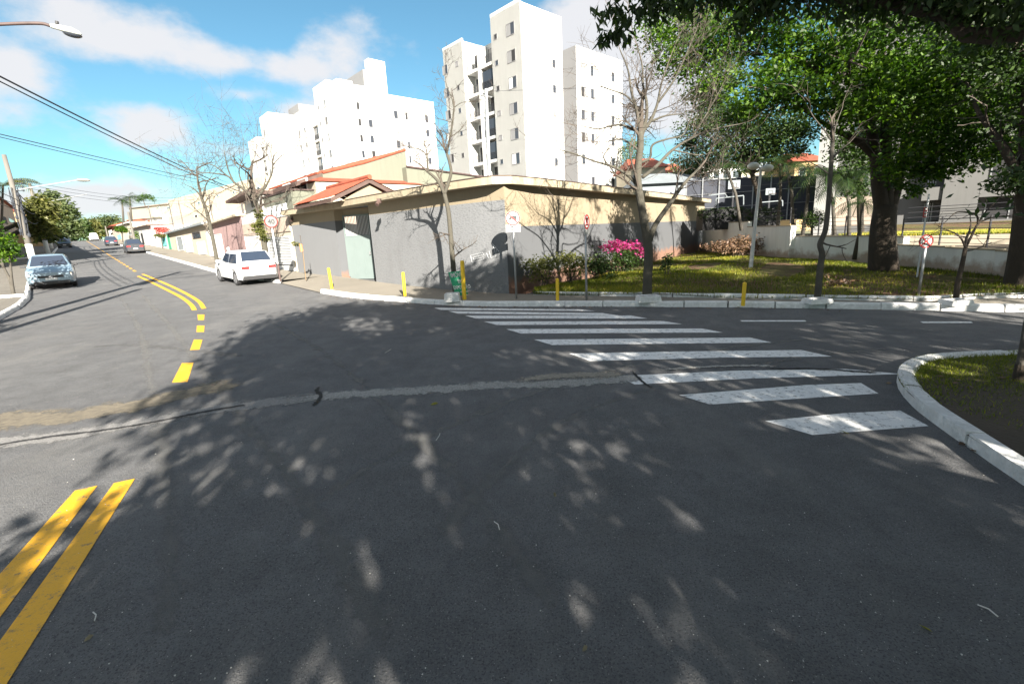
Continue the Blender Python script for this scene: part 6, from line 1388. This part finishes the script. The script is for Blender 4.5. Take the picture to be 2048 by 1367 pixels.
u=pv(322,480,7.9)[0];b=P(u,7.9);Y=b[1];t=thing('flowering_bush','red flowering climber over the gate of the small white house','bush',b);mb=MB();mb.tube([b,at(322,470,Y)],.06,6);mb.build('stem','bark',t);leaves('flowers','L_red',[(at(x,y,Y),(9/940*Y,)*2+(6/940*Y,),700) for x,y in ((316,460),(324,458),(331,462))],t,size=.14);leaves('foliage','L_olive',[(at(x,471,Y),(8/940*Y,)*2+(4/940*Y,),400) for x in (316,324,330)],t,size=.14)
u=pv(275,478,8)[0];b=P(u,7.9);Y=b[1];t=thing('bush','narrow yellow green bush by the ribbed white house','bush',b);leaves('foliage','L_bright',[(at(274,472,Y),(.5,.5,.9),600),(at(276,482,Y),(.4,.4,.7),300)],t,size=.18)
# fallen leaves, twigs and litter on the asphalt
def fleaf(px,py,L_,mat,label,an):
    b=tp(px,py,.006);mb=MB();c,s=math.cos(an),math.sin(an)
    pt=[(-.5,0,.0),(-.25,.2,.01),(.1,.24,.02),(.5,0,.012),(.1,-.24,.004),(-.25,-.2,.002)];v=[b+np.array([(x*c-y*s)*L_,(x*s+y*c)*L_,z]) for x,y,z in pt]+[b+np.array([0,0,.002])]
    mb.add(v,[(i,(i+1)%6,6) for i in range(6)]+[((i+1)%6,i,6) for i in range(6)]);m=mb.build('fallen_leaf',mat);m['label']=label;m['category']='leaf';m['group']='fallen leaves on the asphalt'
MAT['leafy']=M('yellowed_leaf',(.38,.36,.05),.6,.3,30);MAT['leafb']=M('pale_leaf',(.34,.3,.2),.7,.3,30);MAT['litter']=M('pale_litter',(.62,.6,.56),.7,.2,30)
fleaf(869,808,.1,'leafy','yellow green leaf just below the concrete seam, centre of the road',.2);fleaf(1851,1257,.055,'leafy','bright yellow leaf in the lower right corner of the road',2.4);fleaf(1690,865,.07,'leafy','lime leaf at the tip of the nearest crosswalk bar',2.2);fleaf(1110,990,.05,'leafb','tan leaf right of centre in the shaded road',1.4);fleaf(1170,1298,.035,'leafb','curled pale leaf near the bottom edge',.6);fleaf(178,1277,.045,'leafb','pale leaf beside the right yellow line at the bottom left',.8)
def twig(px0,py0,px1,py1,label):
    a,b=tp(px0,py0,.008),tp(px1,py1,.008);mb=MB();mb.tube([a,(a+b)/2+np.array([.01,.006,.004]),b],.0035,5);o=mb.build('twig','litter');tag(o,label,'twig','dry twigs on the asphalt')
twig(988,1042,999,1058,'short curved pale twig, centre of the shaded road');twig(1955,1208,1996,1232,'straight pale twig near the right edge');twig(186,1223,189,1240,'short twig close to the yellow lines');twig(770,705,782,698,'thin twig beyond the seam left of centre');twig(872,880,880,866,'forked twig below the yellow green leaf')
n=420;v=[];f=[]
for i in range(n):
    px=RNG.random()*2048;py=700+RNG.random()**.7*660
    p=tp(px,py,.004);r_=.0025+.004*RNG.random()**3;o=len(v);a0=RNG.random()*6
    v+=[tuple(p+np.array([r_*math.cos(a0+k*2.1),r_*math.sin(a0+k*2.1),0])) for k in range(3)]+[tuple(p+ZD*r_)];f+=[(o,o+1,o+3),(o+1,o+2,o+3),(o+2,o,o+3)]
me=bpy.data.meshes.new('grit');me.from_pydata(v,[],f);me.materials.append(MAT['litter']);o=bpy.data.objects.new('grit',me);COL.objects.link(o);o['kind']='stuff'
v=[];f=[];T=[]
def litter(p):
    L_=.03+.05*RNG.random();an=RNG.random()*6.28;c,s_=math.cos(an),math.sin(an);o=len(v)
    for x,y,z in ((-.5,0,0),(0,.28,.2),(.5,0,.1),(0,-.28,0)): v.append((p[0]+(x*c-y*s_)*L_,p[1]+(x*s_+y*c)*L_,p[2]+.006+z*L_))
    f.append((o,o+1,o+2,o+3));T.append(RNG.random())
for q in kpath[2:-20]:
    for k in range(7): litter(onz(q+np.array([RNG.normal()*.3,-abs(RNG.normal())*.16-.03,0]),.004))
for q in islp:
    for k in range(3): litter(onz(q+np.array([-abs(RNG.normal())*.1-.03,RNG.normal()*.1-.03,0]),.004))
for k in range(260): litter(np.array([4.9+RNG.random()*4,2.6+RNG.random()*2.6,.125]))
for k in range(1500):
    a_=RNG.random();b_=.6+.4*RNG.random();q=RB[min(8,int(a_*8))];litter(np.array([q[0]-RNG.random()*3.5,q[1]-RNG.random()*3.2-.3,.27]))
me=bpy.data.meshes.new('leaf_litter');me.from_pydata([tuple(map(float,x)) for x in v],[],f);at_=me.attributes.new('tint','FLOAT','FACE');at_.data.foreach_set('value',np.array(T,np.float32));me.materials.append(MAT['L_dry']);o=bpy.data.objects.new('leaf_litter',me);COL.objects.link(o);o['kind']='stuff'
# ---- tidy
for o in bpy.data.objects:
    if '_t' in o: del o['_t']
